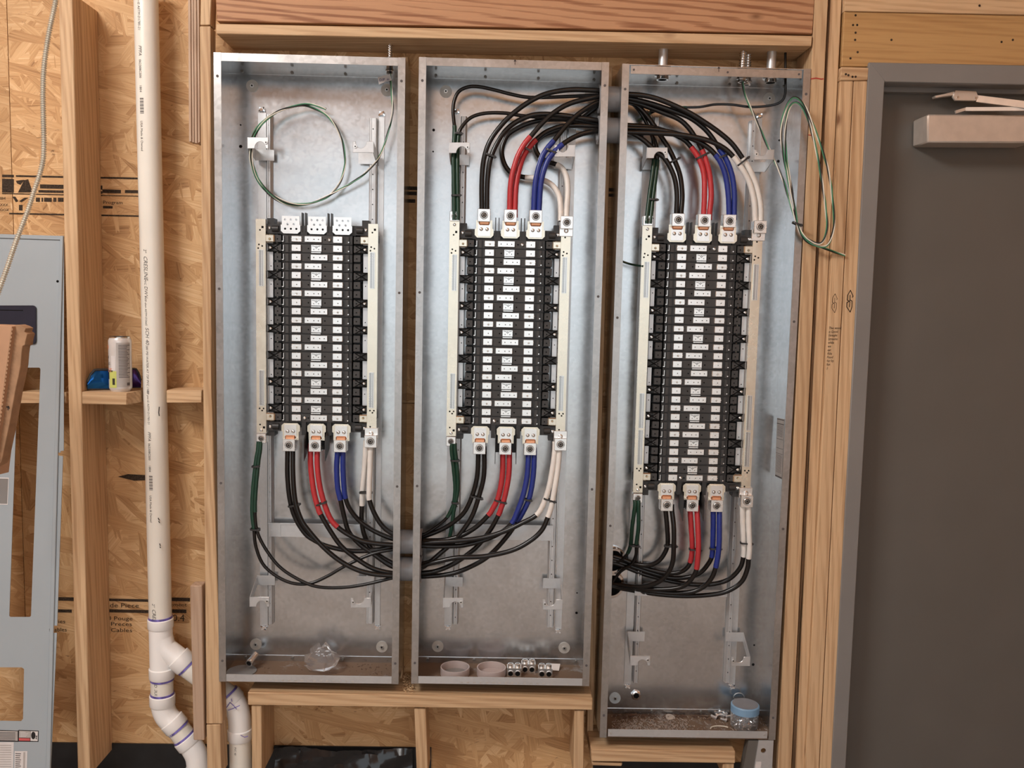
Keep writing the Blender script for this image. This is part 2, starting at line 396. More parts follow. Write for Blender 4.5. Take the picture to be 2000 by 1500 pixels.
M['lens'] = plain('blue_mirror_lens', (0.01, 0.12, 0.42), 0.12, 0.75)
M['lens_p'] = plain('purple_mirror_lens', (0.045, 0.015, 0.11), 0.15, 0.6)
M['cap'] = plain('translucent_cap', (0.68, 0.58, 0.56), 0.35, 0, 0.5, 0.03, 20.0, Transmission_Weight=0.35)
M['lid_blue'] = plain('blue_lid', (0.21, 0.36, 0.53), 0.4)
M['lid_top'] = plain('grey_lid_top', (0.20, 0.20, 0.215), 0.45)
M['dust'] = plain('brown_dust', (0.20, 0.115, 0.07), 0.9, 0, 0.1, 0.5, 90.0)
M['fluff'] = plain('grey_shavings', (0.34, 0.29, 0.255), 0.9, 0, 0.1, 0.3, 90.0)
M['rust'] = plain('rusty_screw', (0.13, 0.075, 0.05), 0.6, 0.3)
M['chips'] = plain('sawdust_chips', (0.62, 0.44, 0.26), 0.8, 0, 0.1, 0.3, 80.0)
def clear(name, col, rough, ior=1.45, thin=True):
    m, nt, b = new_mat(name)
    b.inputs['Base Color'].default_value = (*col, 1); b.inputs['Roughness'].default_value = rough
    b.inputs['Transmission Weight'].default_value = 0.92; b.inputs['IOR'].default_value = ior
    return m
M['clear'] = clear('clear_plastic', (0.93, 0.94, 0.95), 0.06, 1.25)
M['film'] = clear('clear_bag_film', (0.96, 0.97, 0.99), 0.10, 1.12)
M['milky'] = plain('milky_plastic', (0.50, 0.48, 0.46), 0.3, 0, 0.5, 0.03, 20.0, Transmission_Weight=0.6)

# ================================================================== SETTING
OSB_Y = 0.150
ROOM_X0, ROOM_X1, ROOM_Y, ROOM_Z = -3.4, 3.4, -4.4, 3.7
def plane_box(name, x0, x1, y0, y1, z0, z1, m, bevel=0):
    o = MB().box(x0, x1, y0, y1, z0, z1).build(name, m); o['kind'] = 'structure'; return o
plane_box('floor', ROOM_X0, ROOM_X1, ROOM_Y, 0.35, -0.1, 0.0, M['concrete'])
plane_box('ceiling', ROOM_X0, ROOM_X1, ROOM_Y, 0.35, ROOM_Z, ROOM_Z + 0.1, M['ceiling'])
plane_box('wall_left', ROOM_X0 - 0.1, ROOM_X0, ROOM_Y, 0.35, 0, ROOM_Z, M['inner_wall'])
plane_box('wall_right', ROOM_X1, ROOM_X1 + 0.1, ROOM_Y, 0.35, 0, ROOM_Z, M['inner_wall'])
wf = structure('wall_front', (0, ROOM_Y, 0))
MB().box(ROOM_X0, -1.85, ROOM_Y - 0.1, ROOM_Y, 0, ROOM_Z).build('side_panel', M['inner_wall'], wf)
MB().box(1.85, ROOM_X1, ROOM_Y - 0.1, ROOM_Y, 0, ROOM_Z).build('side_panel', M['inner_wall'], wf)
MB().box(-1.85, 1.85, ROOM_Y - 0.1, ROOM_Y, 2.75, ROOM_Z).build('lintel_panel', M['inner_wall'], wf)
yard = MB().box(-30, 30, -40, ROOM_Y - 0.1, -0.12, -0.02).build('trim_yard', M['yard']); yard['kind'] = 'structure'

wall = structure('wall_back', (0, OSB_Y, 0))
# sheets of strand board, 2 mm joints
xs = at(19, 200, OSB_Y).x; zs = at(300, 777, OSB_Y).z; xr = at(1640, 700, OSB_Y).x
for x0, x1 in ((ROOM_X0, xs - 0.001), (xs + 0.001, xr)):
    for z0, z1 in ((0.0, zs - 0.001), (zs + 0.001, ROOM_Z)):
        MB().box(x0, x1, OSB_Y, OSB_Y + 0.011, z0, z1).build('osb_sheet', M['osb'], wall)
MB().box(xr, ROOM_X1, OSB_Y + 0.02, OSB_Y + 0.03, 0, ROOM_Z).build('osb_sheet', M['osb'], wall)
MB().box(ROOM_X0, ROOM_X1, OSB_Y + 0.032, OSB_Y + 0.036, 0, ROOM_Z).build('light_block_sheet', M['membrane'], wall)  # unseen sheet added to stop daylight leaking through the board joints
# black flashing along the bottom
zf = at(300, 1453, OSB_Y - 0.004).z
MB().box(ROOM_X0, at(842, 1470, 0.14).x, OSB_Y - 0.005, OSB_Y, 0, zf).build('flashing_strip', M['membrane'], wall)
MB().box(at(1160, 1470, 0.14).x, at(1500, 1470, 0.14).x, OSB_Y - 0.005, OSB_Y, 0, at(1300, 1490, .14).z).build('flashing_strip', M['membrane'], wall)

def slab(name, quad, Y0, Y1, m, bevel=0.0018, parent=wall, label=None):
    """board whose front face has the given pixel outline at depth Y0"""
    return MB().prism([at(x, y, Y0) for x, y in quad], (0, Y1 - Y0, 0)).build(name, m, parent, bevel=bevel, label=label)
BK = OSB_Y - 0.001
slab('stud', [(114, -14), (141, -14), (176, 1515), (152, 1515)], 0, BK, M['wood_v'])
slab('stud', [(390, 51), (411, 51), (412, 600), (413, 760), (421, 1040), (434, 1414), (403, 1414)], 0, 0.045, M['wood_v'])
slab('stud', [(403, 1416), (430, 1415), (433, 1515), (405, 1515)], 0, 0.06, M['wood_v'])
slab('stud', [(392, -14), (413, -14), (411, 49), (391, 49)], 0, 0.045, M['wood_v'])
# ribbed shim made of thin plies beside the stud, upper and lower
for i in range(4):
    a0, a1 = 367.5 + i * 5.6, 367.5 + (i + 1) * 5.6 - 0.9
    slab('shim_ply', [(a0 - 0.5, -14), (a1 - 0.5, -14), (a1 + 1.6, 276 + (i * 7) % 5), (a0 + 1.6, 277 + (i * 5) % 4)], 0.012 + 0.003 * (i % 2), 0.05, M['wood_grey'], bevel=0.0006)
slab('nailer', [(371, 1144), (394, 1144), (399, 1446), (378, 1446)], -0.002, 0.038, M['wood_grey'])
slab('header_beam', [(421, -14), (1592, -14), (1587, 66), (423, 41)], 0, BK, M['wood_red'])
slab('header_plate', [(422, 46), (1587, 70), (1585, 91), (422, 66)], -0.004, BK, M['wood_h'])
slab('stud', [(1592, -14), (1618.5, -14), (1545, 1515), (1518.5, 1515)], 0, 0.13, M['wood_v'])
slab('stud', [(1623, -14), (1645, -14), (1570, 1515), (1553, 1515)], 0.012, 0.13, M['wood_v'])
slab('bark_strip', [(1619.5, -14), (1624, -14), (1617, 200), (1606, 520), (1598, 600), (1592, 780), (1583, 860), (1578, 900), (1575, 1040), (1563, 1200), (1558, 1320), (1555, 1515), (1546, 1515)], 0.016, 0.12, M['bark'], bevel=0)
slab('stud', [(1641.5, 158), (1666.5, 158), (1599, 1515), (1572, 1515)], 0, 0.13, M['wood_v'])
slab('stud', [(1668, 158), (1694.5, 158), (1624, 1515), (1600.5, 1515)], 0, 0.13, M['wood_v'])
slab('block', [(1643, 130.5), (1697, 132), (1695, 157), (1641.5, 157)], -0.003, 0.12, M['wood_h'])
slab('door_header', [(1649, 22), (2020, 30), (2020, 134), (1644, 129.5)], 0.004, 0.13, M['wood_brown'])
slab('door_header_plate', [(1650, -14), (2020, -14), (2020, 29), (1650, 21)], -0.002, 0.13, M['wood_h'])
slab('shelf_plate', [(484, 1352), (1157, 1364), (1157, 1387), (484, 1377)], -0.002, BK, M['wood_h'])
slab('cripple_stud', [(491, 1378), (511, 1378), (511, 1515), (492, 1515)], 0.004, BK, M['wood_v'])
slab('cripple_stud', [(809, 1384), (831, 1384), (836, 1515), (814, 1515)], 0.004, 0.10, M['wood_v'])
slab('cripple_stud', [(1122, 1388), (1141, 1388), (1140, 1515), (1120, 1515)], 0.004, BK, M['wood_v'])
slab('shelf_plate', [(1155, 1464), (1436, 1467), (1436, 1491), (1155, 1487)], -0.002, BK, M['wood_h'])
slab('cripple_stud', [(1412, 1492), (1434, 1492), (1433, 1515), (1411, 1515)], 0.004, BK, M['wood_v'])
slab('block', [(1156, 1489), (1216, 1491), (1214, 1497), (1156, 1495)], 0.004, 0.10, M['wood_h'])
# blocking between the studs (one with a mitred end next to the pipe)
zt, zb = at(200, 766, 0.0).z, at(200, 790, 0.0).z
xa, xb, xc = at(160, 778, 0.0).x, at(247, 778, 0.0).x, at(277, 778, 0.075).x
MB().prism([(xa, 0.0, zb), (xb, 0.0, zb), (xc, 0.055, zb), (xc, BK, zb), (xa, BK, zb)], (0, 0, zt - zb)).build('blocking', M['wood_h'], wall, bevel=0.0015)
slab('blocking', [(325, 762), (394, 762), (394, 787), (325, 787)], 0.06, BK, M['wood_h'])
slab('blocking', [(-60, 766), (129, 766), (129, 788), (-60, 788)], 0.06, BK, M['wood_h'])
# stud pieces seen in the slots between the enclosures
slab('stud', [(783, 110), (797, 110), (786, 1345), (776, 1345)], 0.11, BK, M['wood_v'])
slab('stud', [(1178, 130), (1196, 130), (1158, 1445), (1146, 1445)], 0.11, BK, M['wood_v'])

# printed stamps on the strand board
def osb_mark(quads, texts=(), name='printed_stamp'):
    mb = MB(); Y = OSB_Y - 0.0006
    for q in quads: mb.add([at(x, y, Y) for x, y in q], [tuple(range(len(q)))])
    for s, x, y, h, w in texts:
        p = at(x, y, Y); sc = (at(x, y, Y) - at(x, y + h, Y)).length
        flat_text(mb, s, sc * 1.35, p + V((0, -0.0003, 0)), (w, 0, 0), (0, 0, 1))
    o = mb.build(name, M['ink_wood'], wall, flat=True); o['kind'] = 'stuff'; return o
def hq(x0, x1, y0, y1): return [(x0, y0), (x1, y0 + (x1 - x0) * 0.02), (x1, y1 + (x1 - x0) * 0.02), (x0, y1)]
bars = [hq(4, 27, 341, 346), hq(4, 27, 349, 376), hq(31, 270, 342, 345.5), hq(78, 200, 360, 368), hq(75, 200, 371, 376), hq(4, 200, 377, 379),
        hq(200, 236, 370, 377), hq(244, 274, 371, 377), hq(200, 274, 381, 382.5), hq(70, 78, 386, 394), hq(81, 84, 386, 394), hq(86, 101, 386, 394), hq(104, 110, 386, 394), hq(113, 124, 386, 394), hq(201, 220, 402, 407),
        hq(18, 274, 415.5, 418.5), [(35, 376), (47, 352), (55, 350), (64, 376)], [(31, 353), (48, 351), (40, 361), (33, 358)], [(24, 384), (30, 384), (36, 393), (31, 395)], [(48, 386), (56, 386), (42, 395), (37, 393)], hq(37, 44, 400, 411)]
osb_mark(bars, [('Program', 201, 398, 7, 1.2), ('IIH', 0, 390, 6, 1.1), ('XXX', 0, 402, 5, 1.1), ('OOX', 0, 412, 5, 1.1)])
bars = [hq(108, 144, 1166, 1173), hq(110, 140, 1190, 1196), hq(213, 292, 1169, 1174), hq(213, 292, 1190, 1196), hq(334, 371, 1167, 1174), hq(334, 364, 1190, 1197)]
osb_mark(bars, [('de Piece', 214, 1186, 9, 1.35), ('I Pouge', 214, 1211, 8, 1.35), ('Preces', 216, 1222, 8, 1.4), ('Cables', 216, 1234, 8, 1.4), ('tment', 334, 1184, 7, 1.3), ('0.4', 337, 1213, 14, 1.0), ('ries', 108, 1217, 8, 1.2), ('ables', 106, 1233, 8, 1.1)])
osb_mark([[(230, 931), (250, 926), (287, 928), (288, 938), (262, 939), (246, 935)]], name='dark_split')
osb_mark([hq(798, 815, 364, 371), hq(798, 814, 374, 381), hq(798, 811, 389, 396), hq(1186, 1204, 367, 374), hq(1184, 1202, 378, 384)])

# ------------------------------------------------------------------ steel door
door = structure('door_1', at(1850, 1400, 0.05))
slab('jamb', [(1697, 122), (1731, 122), (1728, 162), (1651, 1515), (1623, 1515)], -0.004, 0.12, M['frame_grey'], 0.002, door)
slab('frame_head', [(1697, 121.5), (2020, 127.5), (2020, 166), (1728, 160)], -0.0045, 0.12, M['frame_grey'], 0.002, door)
slab('frame_stop', [(1722, 166), (2020, 172), (2020, 184), (1721, 179)], 0.05, 0.12, M['frame_grey'], 0.001, door)
slab('door_leaf', [(1712, 150), (2020, 150), (2020, 1515), (1630, 1515)], 0.075, 0.118, M['steel_grey'], 0.001, door)
q = [(1717, 170), (1721, 170), (1712, 360), (1645, 1515), (1640, 1515)]
slab('weather_strip', [(1712, 175), (1717, 175), (1645, 1515), (1640, 1515)], 0.065, 0.075, M['blackp2'], 0, door)
closer = thing('door_closer', at(1905, 252, 0.07), 'silver door closer with folding arm on the grey steel door', 'door closer')
slab('closer_cover', [(1812, 223), (2020, 225), (2020, 279), (1811, 278)], -0.012, 0.074, M['closer'], 0.004, closer)
slab('bracket', [(1866, 176), (1907, 178), (1912, 190), (1906, 197), (1866, 196), (1861, 189)], 0.026, 0.034, M['closer'], 0.001, closer)
MB().cyl(at(1870, 190, 0.026), (0, -1, 0), 0.003, 0.002, 12).cyl(at(1905, 191, 0.026), (0, -1, 0), 0.003, 0.002, 12).build('screw', M['zinc'], closer)
MB().bar(at(1908, 193, 0.03), at(2020, 207, -0.03), 0.018, 0.006).build('arm', M['closer'], closer)
MB().bar(at(1866, 219, 0.03), at(1886, 213, 0.03), 0.008, 0.006).bar(at(1886, 213.5, 0.03), at(2020, 213, -0.02), 0.01, 0.008).build('arm', M['closer'], closer)
slab('lever', [(1826, 187), (1845, 183), (1864, 178), (1864, 186), (1845, 188), (1828, 191)], 0.03, 0.05, M['closer'], 0.001, closer)

# hand-drawn marks on the studs
def pen(mb, pts, w, Y=-0.0008):
    P = [at(x, y, Y) for x, y in pts]
    for a, b in zip(P, P[1:]):
        t = (b - a); 
        if t.length < 1e-6: continue
        t.normalize(); s = V((t.z, 0, -t.x)) * w / 2
        mb.add([a - s - t * w * .3, a + s - t * w * .3, b + s + t * w * .3, b - s + t * w * .3], [(0, 1, 2, 3)])
def s_mark(cx, cy, k, w):
    mb = MB()
    base = [[(-5, -2), (-4.5, -11), (.5, -20), (5.5, -9), (4, -7)], [(0, -11), (0, -1), (-5.5, 3), (-5.5, 11), (1, 20.5), (4, 11), (4, 0)], [(-5, -2), (0, 1.5), (-.5, 11)], [(4, 0), (0, -2)]]
    for l in base: pen(mb, [(cx + x * k - y * .03, cy + y * k) for x, y in l], w)
    return mb.build('pen_drawing', M['ink_wood'], wall, flat=True)
s_mark(1660, 588, 1.05, 0.0022); s_mark(1630, 592, 0.92, 0.0011)
mb = MB()
for i, s in enumerate(('This wood', 'is Good', 'Straight', 'Streams', 'while', 'we', 'eat', 'Ribs', 'Food', 'for by', 'fun', ':)')):
    p = at(1618.5 - i * 0.45, 643 + i * 7.1, -0.0012)
    flat_text(mb, s, 0.0098, p, (0.82, 0, 0.03), (0, 0, 1), shear=0.2)
o = mb.build('handwriting', M['ink_wood'], wall, flat=True); o['kind'] = 'stuff'
mb = MB(); pen(mb, [(1584, 154), (1594, 152.5), (1604, 154.5), (1608, 154)], 0.003); pen(mb, [(1579, 263.5), (1587, 264.5)], 0.002)
mb.build('pen_drawing', M['pen_red'], wall, flat=True, label='red marker lines on the stud beside the right enclosure')
# nail heads / knot holes in the door header
mb = MB()
for x, y in ((1671, 30), (1666, 49), (1674, 49), (1671, 64), (1670, 78), (1675, 102), (1661, 114), (1741, 78), (1956, 82), (1978, 78), (1913, 11), (1652, 145), (1657, 147), (1665, 150), (1671, 150)):
    mb.cyl(at(x, y, 0.0045 if y > 22 and y < 130 else -0.0028), (0, -1, 0), 0.0032, 0.0006, 8)
o = mb.build('nail_hole', M['ink_wood'], wall); o['kind'] = 'stuff'

# ================================================================== ENCLOSURES
ENC = [dict(x=-0.7656, zt=2.1305, zb=0.3989), dict(x=-0.2215, zt=2.1333, zb=0.4012), dict(x=0.3217, zt=2.1307, zb=0.2485)]
EW, ED, TH = 0.508, 0.146, 0.0016
SIDE = ('left', 'middle', 'right')
enc_objs = []
def washer(cx, cy, r, parent, bright=False, Y=ED - TH):
    c = at(cx, cy, Y)
    w = MB().ring(c, (0, -1, 0), 0.004, r, 0.0025, 24).build('washer', M['dull_disc'] if not bright else M['pale_disc'], parent)
    MB().cyl(c, (0, -1, 0), 0.0058, 0.0065, 6).cyl(c + V((0, -0.0065, 0)), (0, -1, 0), 0.0025, 0.0006, 8, 1).build('bolt', [M['zinc'], M['hole']], w)
def bracket(px, w, h, notch, dx_arm, parent, tall, flip=False, Yf=0.045, arm_up=True):
    """cover bracket: front plate with a round notch, an arm going back to the rail, a foot on the rail and one screw.
    px: top-left pixel of the plate, w,h: pixel size, notch: 'down' or 'up', dx_arm: +1 arm on the right edge, -1 left edge, tall: pixel offset of the foot"""
    x0, y0 = px; n = 10
    arc = []
    cx = x0 + w * (0.60 if not flip else 0.40); rx = w * 0.27; ry = h * 0.62
    for i in range(n + 1):
        a = PI * i / n
        arc.append((cx - rx * math.cos(a), ry * math.sin(a)))
    if notch == 'down':
        pts = [(x0, y0), (x0 + w, y0), (x0 + w, y0 + h)] + [(x, y0 + h - d) for x, d in reversed(arc)] + [(x0, y0 + h)]
    else:
        pts = [(x0, y0)] + [(x, y0 + d) for x, d in arc] + [(x0 + w, y0), (x0 + w, y0 + h), (x0, y0 + h)]
    b = MB().prism([at(x, y, Yf) for x, y in pts], (0, 0.0026, 0)).build('bracket', M['galv_rail'], parent, bevel=.0007)
    # arm and foot
    ex = x0 if dx_arm < 0 else x0 + w
    zt_, zb_ = at(ex, y0, Yf).z, at(ex, y0 + h, Yf).z
    X = at(ex, y0, Yf).x; back = ED - 0.022
    sh = tall * (Yf + 2.457) / FPX
    mb = MB().prism([(X - 0.0009, Yf, zt_), (X - 0.0009, Yf, zb_), (X - 0.0009, back, zb_ - sh), (X - 0.0009, back, zt_ - sh)], (0.0018, 0, 0))
    mb.build('bracket_arm', M['galv_rail'], b)
    fw = 0.052
    fx0, fx1 = (X, X + fw) if dx_arm < 0 else (X - fw, X)
    MB().box(fx0, fx1, back - 0.0015, back + 0.0005, zb_ - sh, zt_ - sh).build('bracket_foot', M['galv_rail'], b)
    sx = x0 + w * 0.88 if not flip else x0 + w * 0.12
    MB().cyl(at(sx, y0 + h * 0.45, Yf), (0, -1, 0), 0.0048, 0.003, 14).cyl(at(sx, y0 + h * 0.45, Yf - 0.003), (0, -1, 0), 0.002, 0.0004, 6, 1).build('screw', [M['zinc'], M['hole']], b)

def enclosure(k):
    e = ENC[k]; x0, x1 = e['x'], e['x'] + EW; zt, zb = e['zt'], e['zb']
    lab = ('galvanized steel electrical enclosure with coiled wire, left of the three',
           'galvanized steel electrical enclosure in the middle, with cables leaving top and bottom',
           'taller galvanized steel electrical enclosure beside the wooden door studs')[k]
    t = thing('electrical_enclosure', ((x0 + x1) / 2, ED, zb), lab, 'enclosure', 'open electrical enclosures on the wall')
    enc_objs.append(t)
    MB().box(x0, x1, ED - TH, ED, zb, zt).build('back_panel', M['galv'], t)
    for xa in (x0, x1 - TH): MB().box(xa, xa + TH, 0.0, ED - TH, zb, zt).build('side_wall', M['galv'], t)
    MB().box(x0 + TH, x1 - TH, 0.0, ED - TH, zt - TH, zt).build('top_wall', M['galv'], t)
    MB().box(x0 + TH, x1 - TH, 0.0, ED - TH, zb, zb + TH).build('bottom_wall', M['galv_dirty'], t)
    RW, RT = 0.0195, 0.021
    for s, xa in enumerate((x0, x1 - RW)):
        mb = MB().box(xa, xa + RW, -0.0018, 0.0, zb - 0.0004, zt + 0.0004)
        for f in (0.035, 0.36, 0.67, 0.965):
            mb.cyl((xa + RW * .5, -0.0018, zt - (zt - zb) * f), (0, -1, 0), 0.0036, 0.0007, 12, 1)
        mb.build('rim_strip', [M['galv_rim'], M['ink_grey']], t)
    for za, sgn in ((zt - RT, 1), (zb, -1)):
        ins = RW + 0.0005 if k < 2 else RW + 0.004
        off = 0.0 if k < 2 else (-0.004 if sgn > 0 else 0.003)
        mb = MB().box(x0 + ins, x1 - ins, -0.001, 0.001, za + off, za + RT + off)
        if k == 2:
            for xx in ((x0 + ins + .008), (x1 - ins - .008), (x0 + x1) / 2 + .03): mb.cyl((xx, -0.001, za + RT / 2 + off), (0, -1, 0), 0.003, 0.0008, 10, 1)
        else:
            random.seed(k * 9 + sgn)
            for i in range(14):
                if sgn < 0: mb.box(x0 + .14 + i * .018, x0 + .147 + i * .018, -0.0013, -0.001, za + .003, za + .0075, 1)
        mb.build('rim_strip', [M['galv_rim'] if sgn > 0 else M['galv_rail'], M['ink_grey'] if sgn > 0 else M['zinc']], t)
    # seam flanges on the back with screws
    for zz0, zz1 in ((zt - 0.019, zt - TH), (zb + TH, zb + 0.019)):
        fl = MB().box(x0 + TH, x1 - TH, ED - TH - 0.0028, ED - TH, zz0, zz1).build('seam_flange', M['galv'], t)
        mb = MB()
        for f in (0.07, 0.345, 0.64, 0.95):
            mb.cyl((x0 + EW * f, ED - TH - 0.0028, (zz0 + zz1) / 2 + (0.002 if zz0 < 1 else -0.002)), (0, -1, 0), 0.0042, 0.005, 8)
        mb.build('seam_screws', M['socket'], fl, kind='stuff')
    # rails
    rails = {0: ((508, 523, 525, 535, 225, 1216), (732, 742, 715, 730, 232, 1215)),
             1: ((868, 882, 884, 895, 228, 1216), (1084, 1097, 1067, 1081, 255, 1222)),
             2: ((1219, 1233, 1235, 1246, 230, 1330), (1424, 1436, 1413, 1424, 235, 1330))}[k]
    # pixel x of each rail member at its lower end; world-vertical members
    for f0, f1, c0, c1, ya, yb in rails:
        yb_ = yb - 6
        X = [at(p, yb_, ED - 0.006).x for p in (f0, f1, c0, c1)]
        z0, z1 = at(c0, yb, ED - 0.006).z, at(c0, ya, ED - 0.006).z
        mb = MB().box(X[0], X[1], ED - TH - 0.004, ED - TH - 0.001, z0 - 0.01, z1 + 0.006)
        yb0, yf = ED - TH - .0015, ED - TH - .019
        prof = [(X[2] - .001, yb0), (X[2] + .0015, yf + .004), (X[2] + .0035, yf), (X[2] + .0065, yf), (X[2] + .0075, yf + .002), (X[3] - .0075, yf + .002), (X[3] - .0065, yf), (X[3] - .0035, yf), (X[3] - .0015, yf + .004), (X[3] + .001, yb0)]
        mb.prism([(x, y, z0) for x, y in prof], (0, 0, z1 - z0))
        nh = int((z1 - z0) / 0.042)
        for i in range(nh):
            mb.cyl(((X[2] + X[3]) / 2, yf + .002, z1 - 0.03 - i * 0.042), (0, -1, 0), 0.0017, 0.0004, 8, 1)
        r = mb.build('rail', [M['galv_rail'], M['hole']], t)
        # crimped tab at both ends
        for zz, s in ((z1 + 0.014, 1), (z0 - 0.014, -1)):
            c = V(((X[0] + X[1]) / 2, ED - TH - 0.006, zz))
            MB().bar(c + V((-.008, 0, -.004 * s)), c + V((.007, -.004, .006 * s)), 0.004, 0.003).bar(c + V((-.006, -.003, .006 * s)), c + V((.008, 0, -.003 * s)), 0.0035, 0.003).cyl(c, (0, -1, 0), .0045, .006, 8).build('tab', M['chrome'], r)
    ycb = {0: (1021, 1051), 1: (1023, 1056), 2: (1150, 1166)}[k]
    xa, xb = {0: (524, 716), 1: (888, 1080), 2: (1240, 1420)}[k]
    p0, p1 = at(xa, ycb[0], ED - 0.03), at(xb, ycb[1], ED - 0.03)
    mb = MB().box(p0.x, p1.x, ED - 0.031, ED - 0.029, p1.z, p0.z)
    mb.box(p0.x, p1.x, ED - 0.034, ED - 0.031, p0.z - .003, p0.z).box(p0.x + .03, p0.x + .036, ED - 0.033, ED - 0.031, p1.z, p0.z).box(p1.x - .036, p1.x - .03, ED - 0.033, ED - 0.031, p1.z, p0.z)
    mb.cyl((p0.x + .008, ED - .031, (p0.z + p1.z) / 2 - .004), (0, -1, 0), .003, .002, 10).cyl((p1.x - .008, ED - .031, (p0.z + p1.z) / 2 - .004), (0, -1, 0), .003, .002, 10)
    mb.build('cross_bar', M['galv_rail'], t)
    wl = {0: ((493, 168), (756, 176), (500, 1258), (746, 1263)), 1: ((871, 179), (1153, 188), (855, 1262), (1102, 1265)), 2: ((1243, 190), (1502, 193), (1201, 1363))}[k]
    for i, (x, y) in enumerate(wl): washer(x, y, 0.0172, t, bright=(i == 2 and k == 2))
    hl = {0: ((470, 244, 1.5), (470, 286, 3)), 1: ((847, 254, 2.6), (846, 296, 1.6), (1127, 1158, 1.5), (1126, 1197, 2.6)), 2: ((1473, 1260, 1.8), (1471, 1298, 2.8), (1522, 274, 1.8), (1520, 315, 2.8))}[k]
    mb = MB()
    for x, y, r in hl: mb.cyl(at(x, y, ED - TH), (0, -1, 0), r * 0.00149, 0.0005, 12)
    mb.build('knockout_holes', M['hole'], t, kind='stuff')
    return t
for k in range(3): enclosure(k)
E0, E1, E2 = enc_objs
bracket((484, 268), 40, 22, 'down', -1, E0, 14)
bracket((689, 276), 40, 22, 'up', 1, E0, 14, flip=True)
bracket((488, 1166), 38, 19, 'down', -1, E0, -27)
bracket((685, 1168), 39, 19, 'up', 1, E0, -27, flip=True)
bracket((878, 278), 40, 21, 'down', -1, E1, 14)
bracket((1083, 283), 40, 23, 'up', 1, E1, 16, flip=True)
bracket((866, 1168), 39, 19, 'down', -1, E1, -26)
bracket((1060, 1171), 38, 20, 'up', 1, E1, -26, flip=True)
bracket((1264, 288), 40, 21, 'down', -1, E2, 14)
bracket((1473, 292), 39, 20, 'up', 1, E2, 16, flip=True)
bracket((1232, 1281), 38, 19, 'down', -1, E2, -30)
bracket((1428, 1283), 37, 18, 'up', 1, E2, -30, flip=True)
# hex nut fitting in the back of the right enclosure
c = at(1242, 1357, ED - TH)
MB().lathe(c, (0, -1, 0), [(0.009, 0), (0.0155, 0), (0.0155, 0.006), (0.013, 0.0075), (0.009, 0.0075)], 6, 0, True).cyl(c, (0, -1, 0), 0.009, 0.001, 16, 1).build('hex_nut', [M['chrome'], M['hole']], E2)
# paper rating label on the inner right wall of the right enclosure
X = ENC[2]['x'] + EW - TH - 0.0004
def side_pt(px, py, X=X):
    d = ray(px, py); return CAM + d * ((X - CAM.x) / d.x)
mb = MB()
q = [(1518, 816), (1532, 819), (1527, 936), (1514, 930)]
mb.prism([side_pt(x, y) for x, y in q], (-0.0004, 0, 0))
def lerp2(a, b, t): return (a[0] + (b[0] - a[0]) * t, a[1] + (b[1] - a[1]) * t)
for f0, f1 in ((0.01, 0.025), (0.085, 0.10), (0.345, 0.352), (0.50, 0.507), (0.59, 0.597), (0.97, 0.995)) + tuple((0.12 + i * .022, 0.126 + i * .022) for i in range(9)) + tuple((0.62 + i * .022, 0.626 + i * .022) for i in range(14)):
    l0, r0, l1, r1 = lerp2(q[0], q[3], f0), lerp2(q[1], q[2], f0), lerp2(q[0], q[3], f1), lerp2(q[1], q[2], f1)
    ins = 0.02 if f1 - f0 > .0065 else 0.12
    mb.add([side_pt(*p) + V((-0.0006, 0, 0)) for p in (lerp2(l0, r0, ins), lerp2(l0, r0, 1 - ins), lerp2(l1, r1, 1 - ins), lerp2(l1, r1, ins))], [(0, 1, 2, 3)], 1)
mb.build('rating_label', [M['paper_dim'], M['ink_grey']], E2, flat=True, label='paper rating label on the inner right wall')
# black arrows stamped on the top rims
for k, (x, y) in ((1, (1006, 122)), (2, (1404, 136))):
    mb = MB(); pen(mb, [(x, y - 5), (x, y + 4)], 0.0016, -0.0013); pen(mb, [(x - 2, y - 2), (x, y - 5), (x + 2, y - 2)], 0.0016, -0.0013)
    mb.build('stamped_arrow', M['ink'], enc_objs[k], flat=True)

# ================================================================== BUSBAR ASSEMBLIES
YI = 0.060
ANCH = [((619.6, 467.5), (619.0, 816.0), 21), ((995.8, 477.0), (989.0, 822.0), 21), None]
ANCH[2] = ((1370.3, 485.5), (1352.5, 933.0), 27)
proto = {}
def mesh_once(key, fn, mats, bevel=0.0):
    if key not in proto: proto[key] = fn().mesh(key, mats, bevel, center=V((0, 0, 0)))[0]
    return proto[key]
def part(name, me, loc, parent, label=None):
    o = bpy.data.objects.new(name, me); COL.objects.link(o); place(o, loc, parent)
    if label: o['label'] = label
    return o
mm = 0.001
def B(mb, u0, u1, w0, w1, v0, v1, m=0): return mb.box(u0 * mm, u1 * mm, w0 * mm, w1 * mm, v0 * mm, v1 * mm, m)
def hole(mb, u, v, w, r=1.9, m=1): return mb.cyl((u * mm, w * mm, v * mm), (0, -1, 0), r * mm, 0.0003, 8, m)
def g_row():
    mb = MB()
    B(mb, -96, 97, 2, 40, -11.6, 11.6, 0)
    B(mb, -44, 48, -1, 2, -11.0, 11.0, 2)
    B(mb, -97, 98, -3, 2, -12.6, -11.2, 0)              # ridge between rows
    B(mb, -88, -79, -2, 2, -11, 9, 2); B(mb, 80, 88, -2, 2, -11, 9, 2)
    for s in (-1, 1):
        B(mb, s * 110 - 9, s * 110 + 9, 4, 40, -9.5, 9.5, 2); hole(mb, s * 110 - 1, -1, 4, 2.0, 3)
    B(mb, -97, -92, -4, 2, -8.5, -6.5, 1); B(mb, -93.5, -92, -4, 2, -8.5, 7.5, 1); B(mb, 86, 89, -4.5, -2, -8, -5, 1)
    for s in (-24, 22): hole(mb, s, -1, -1, 2.2, 3)
    return mb
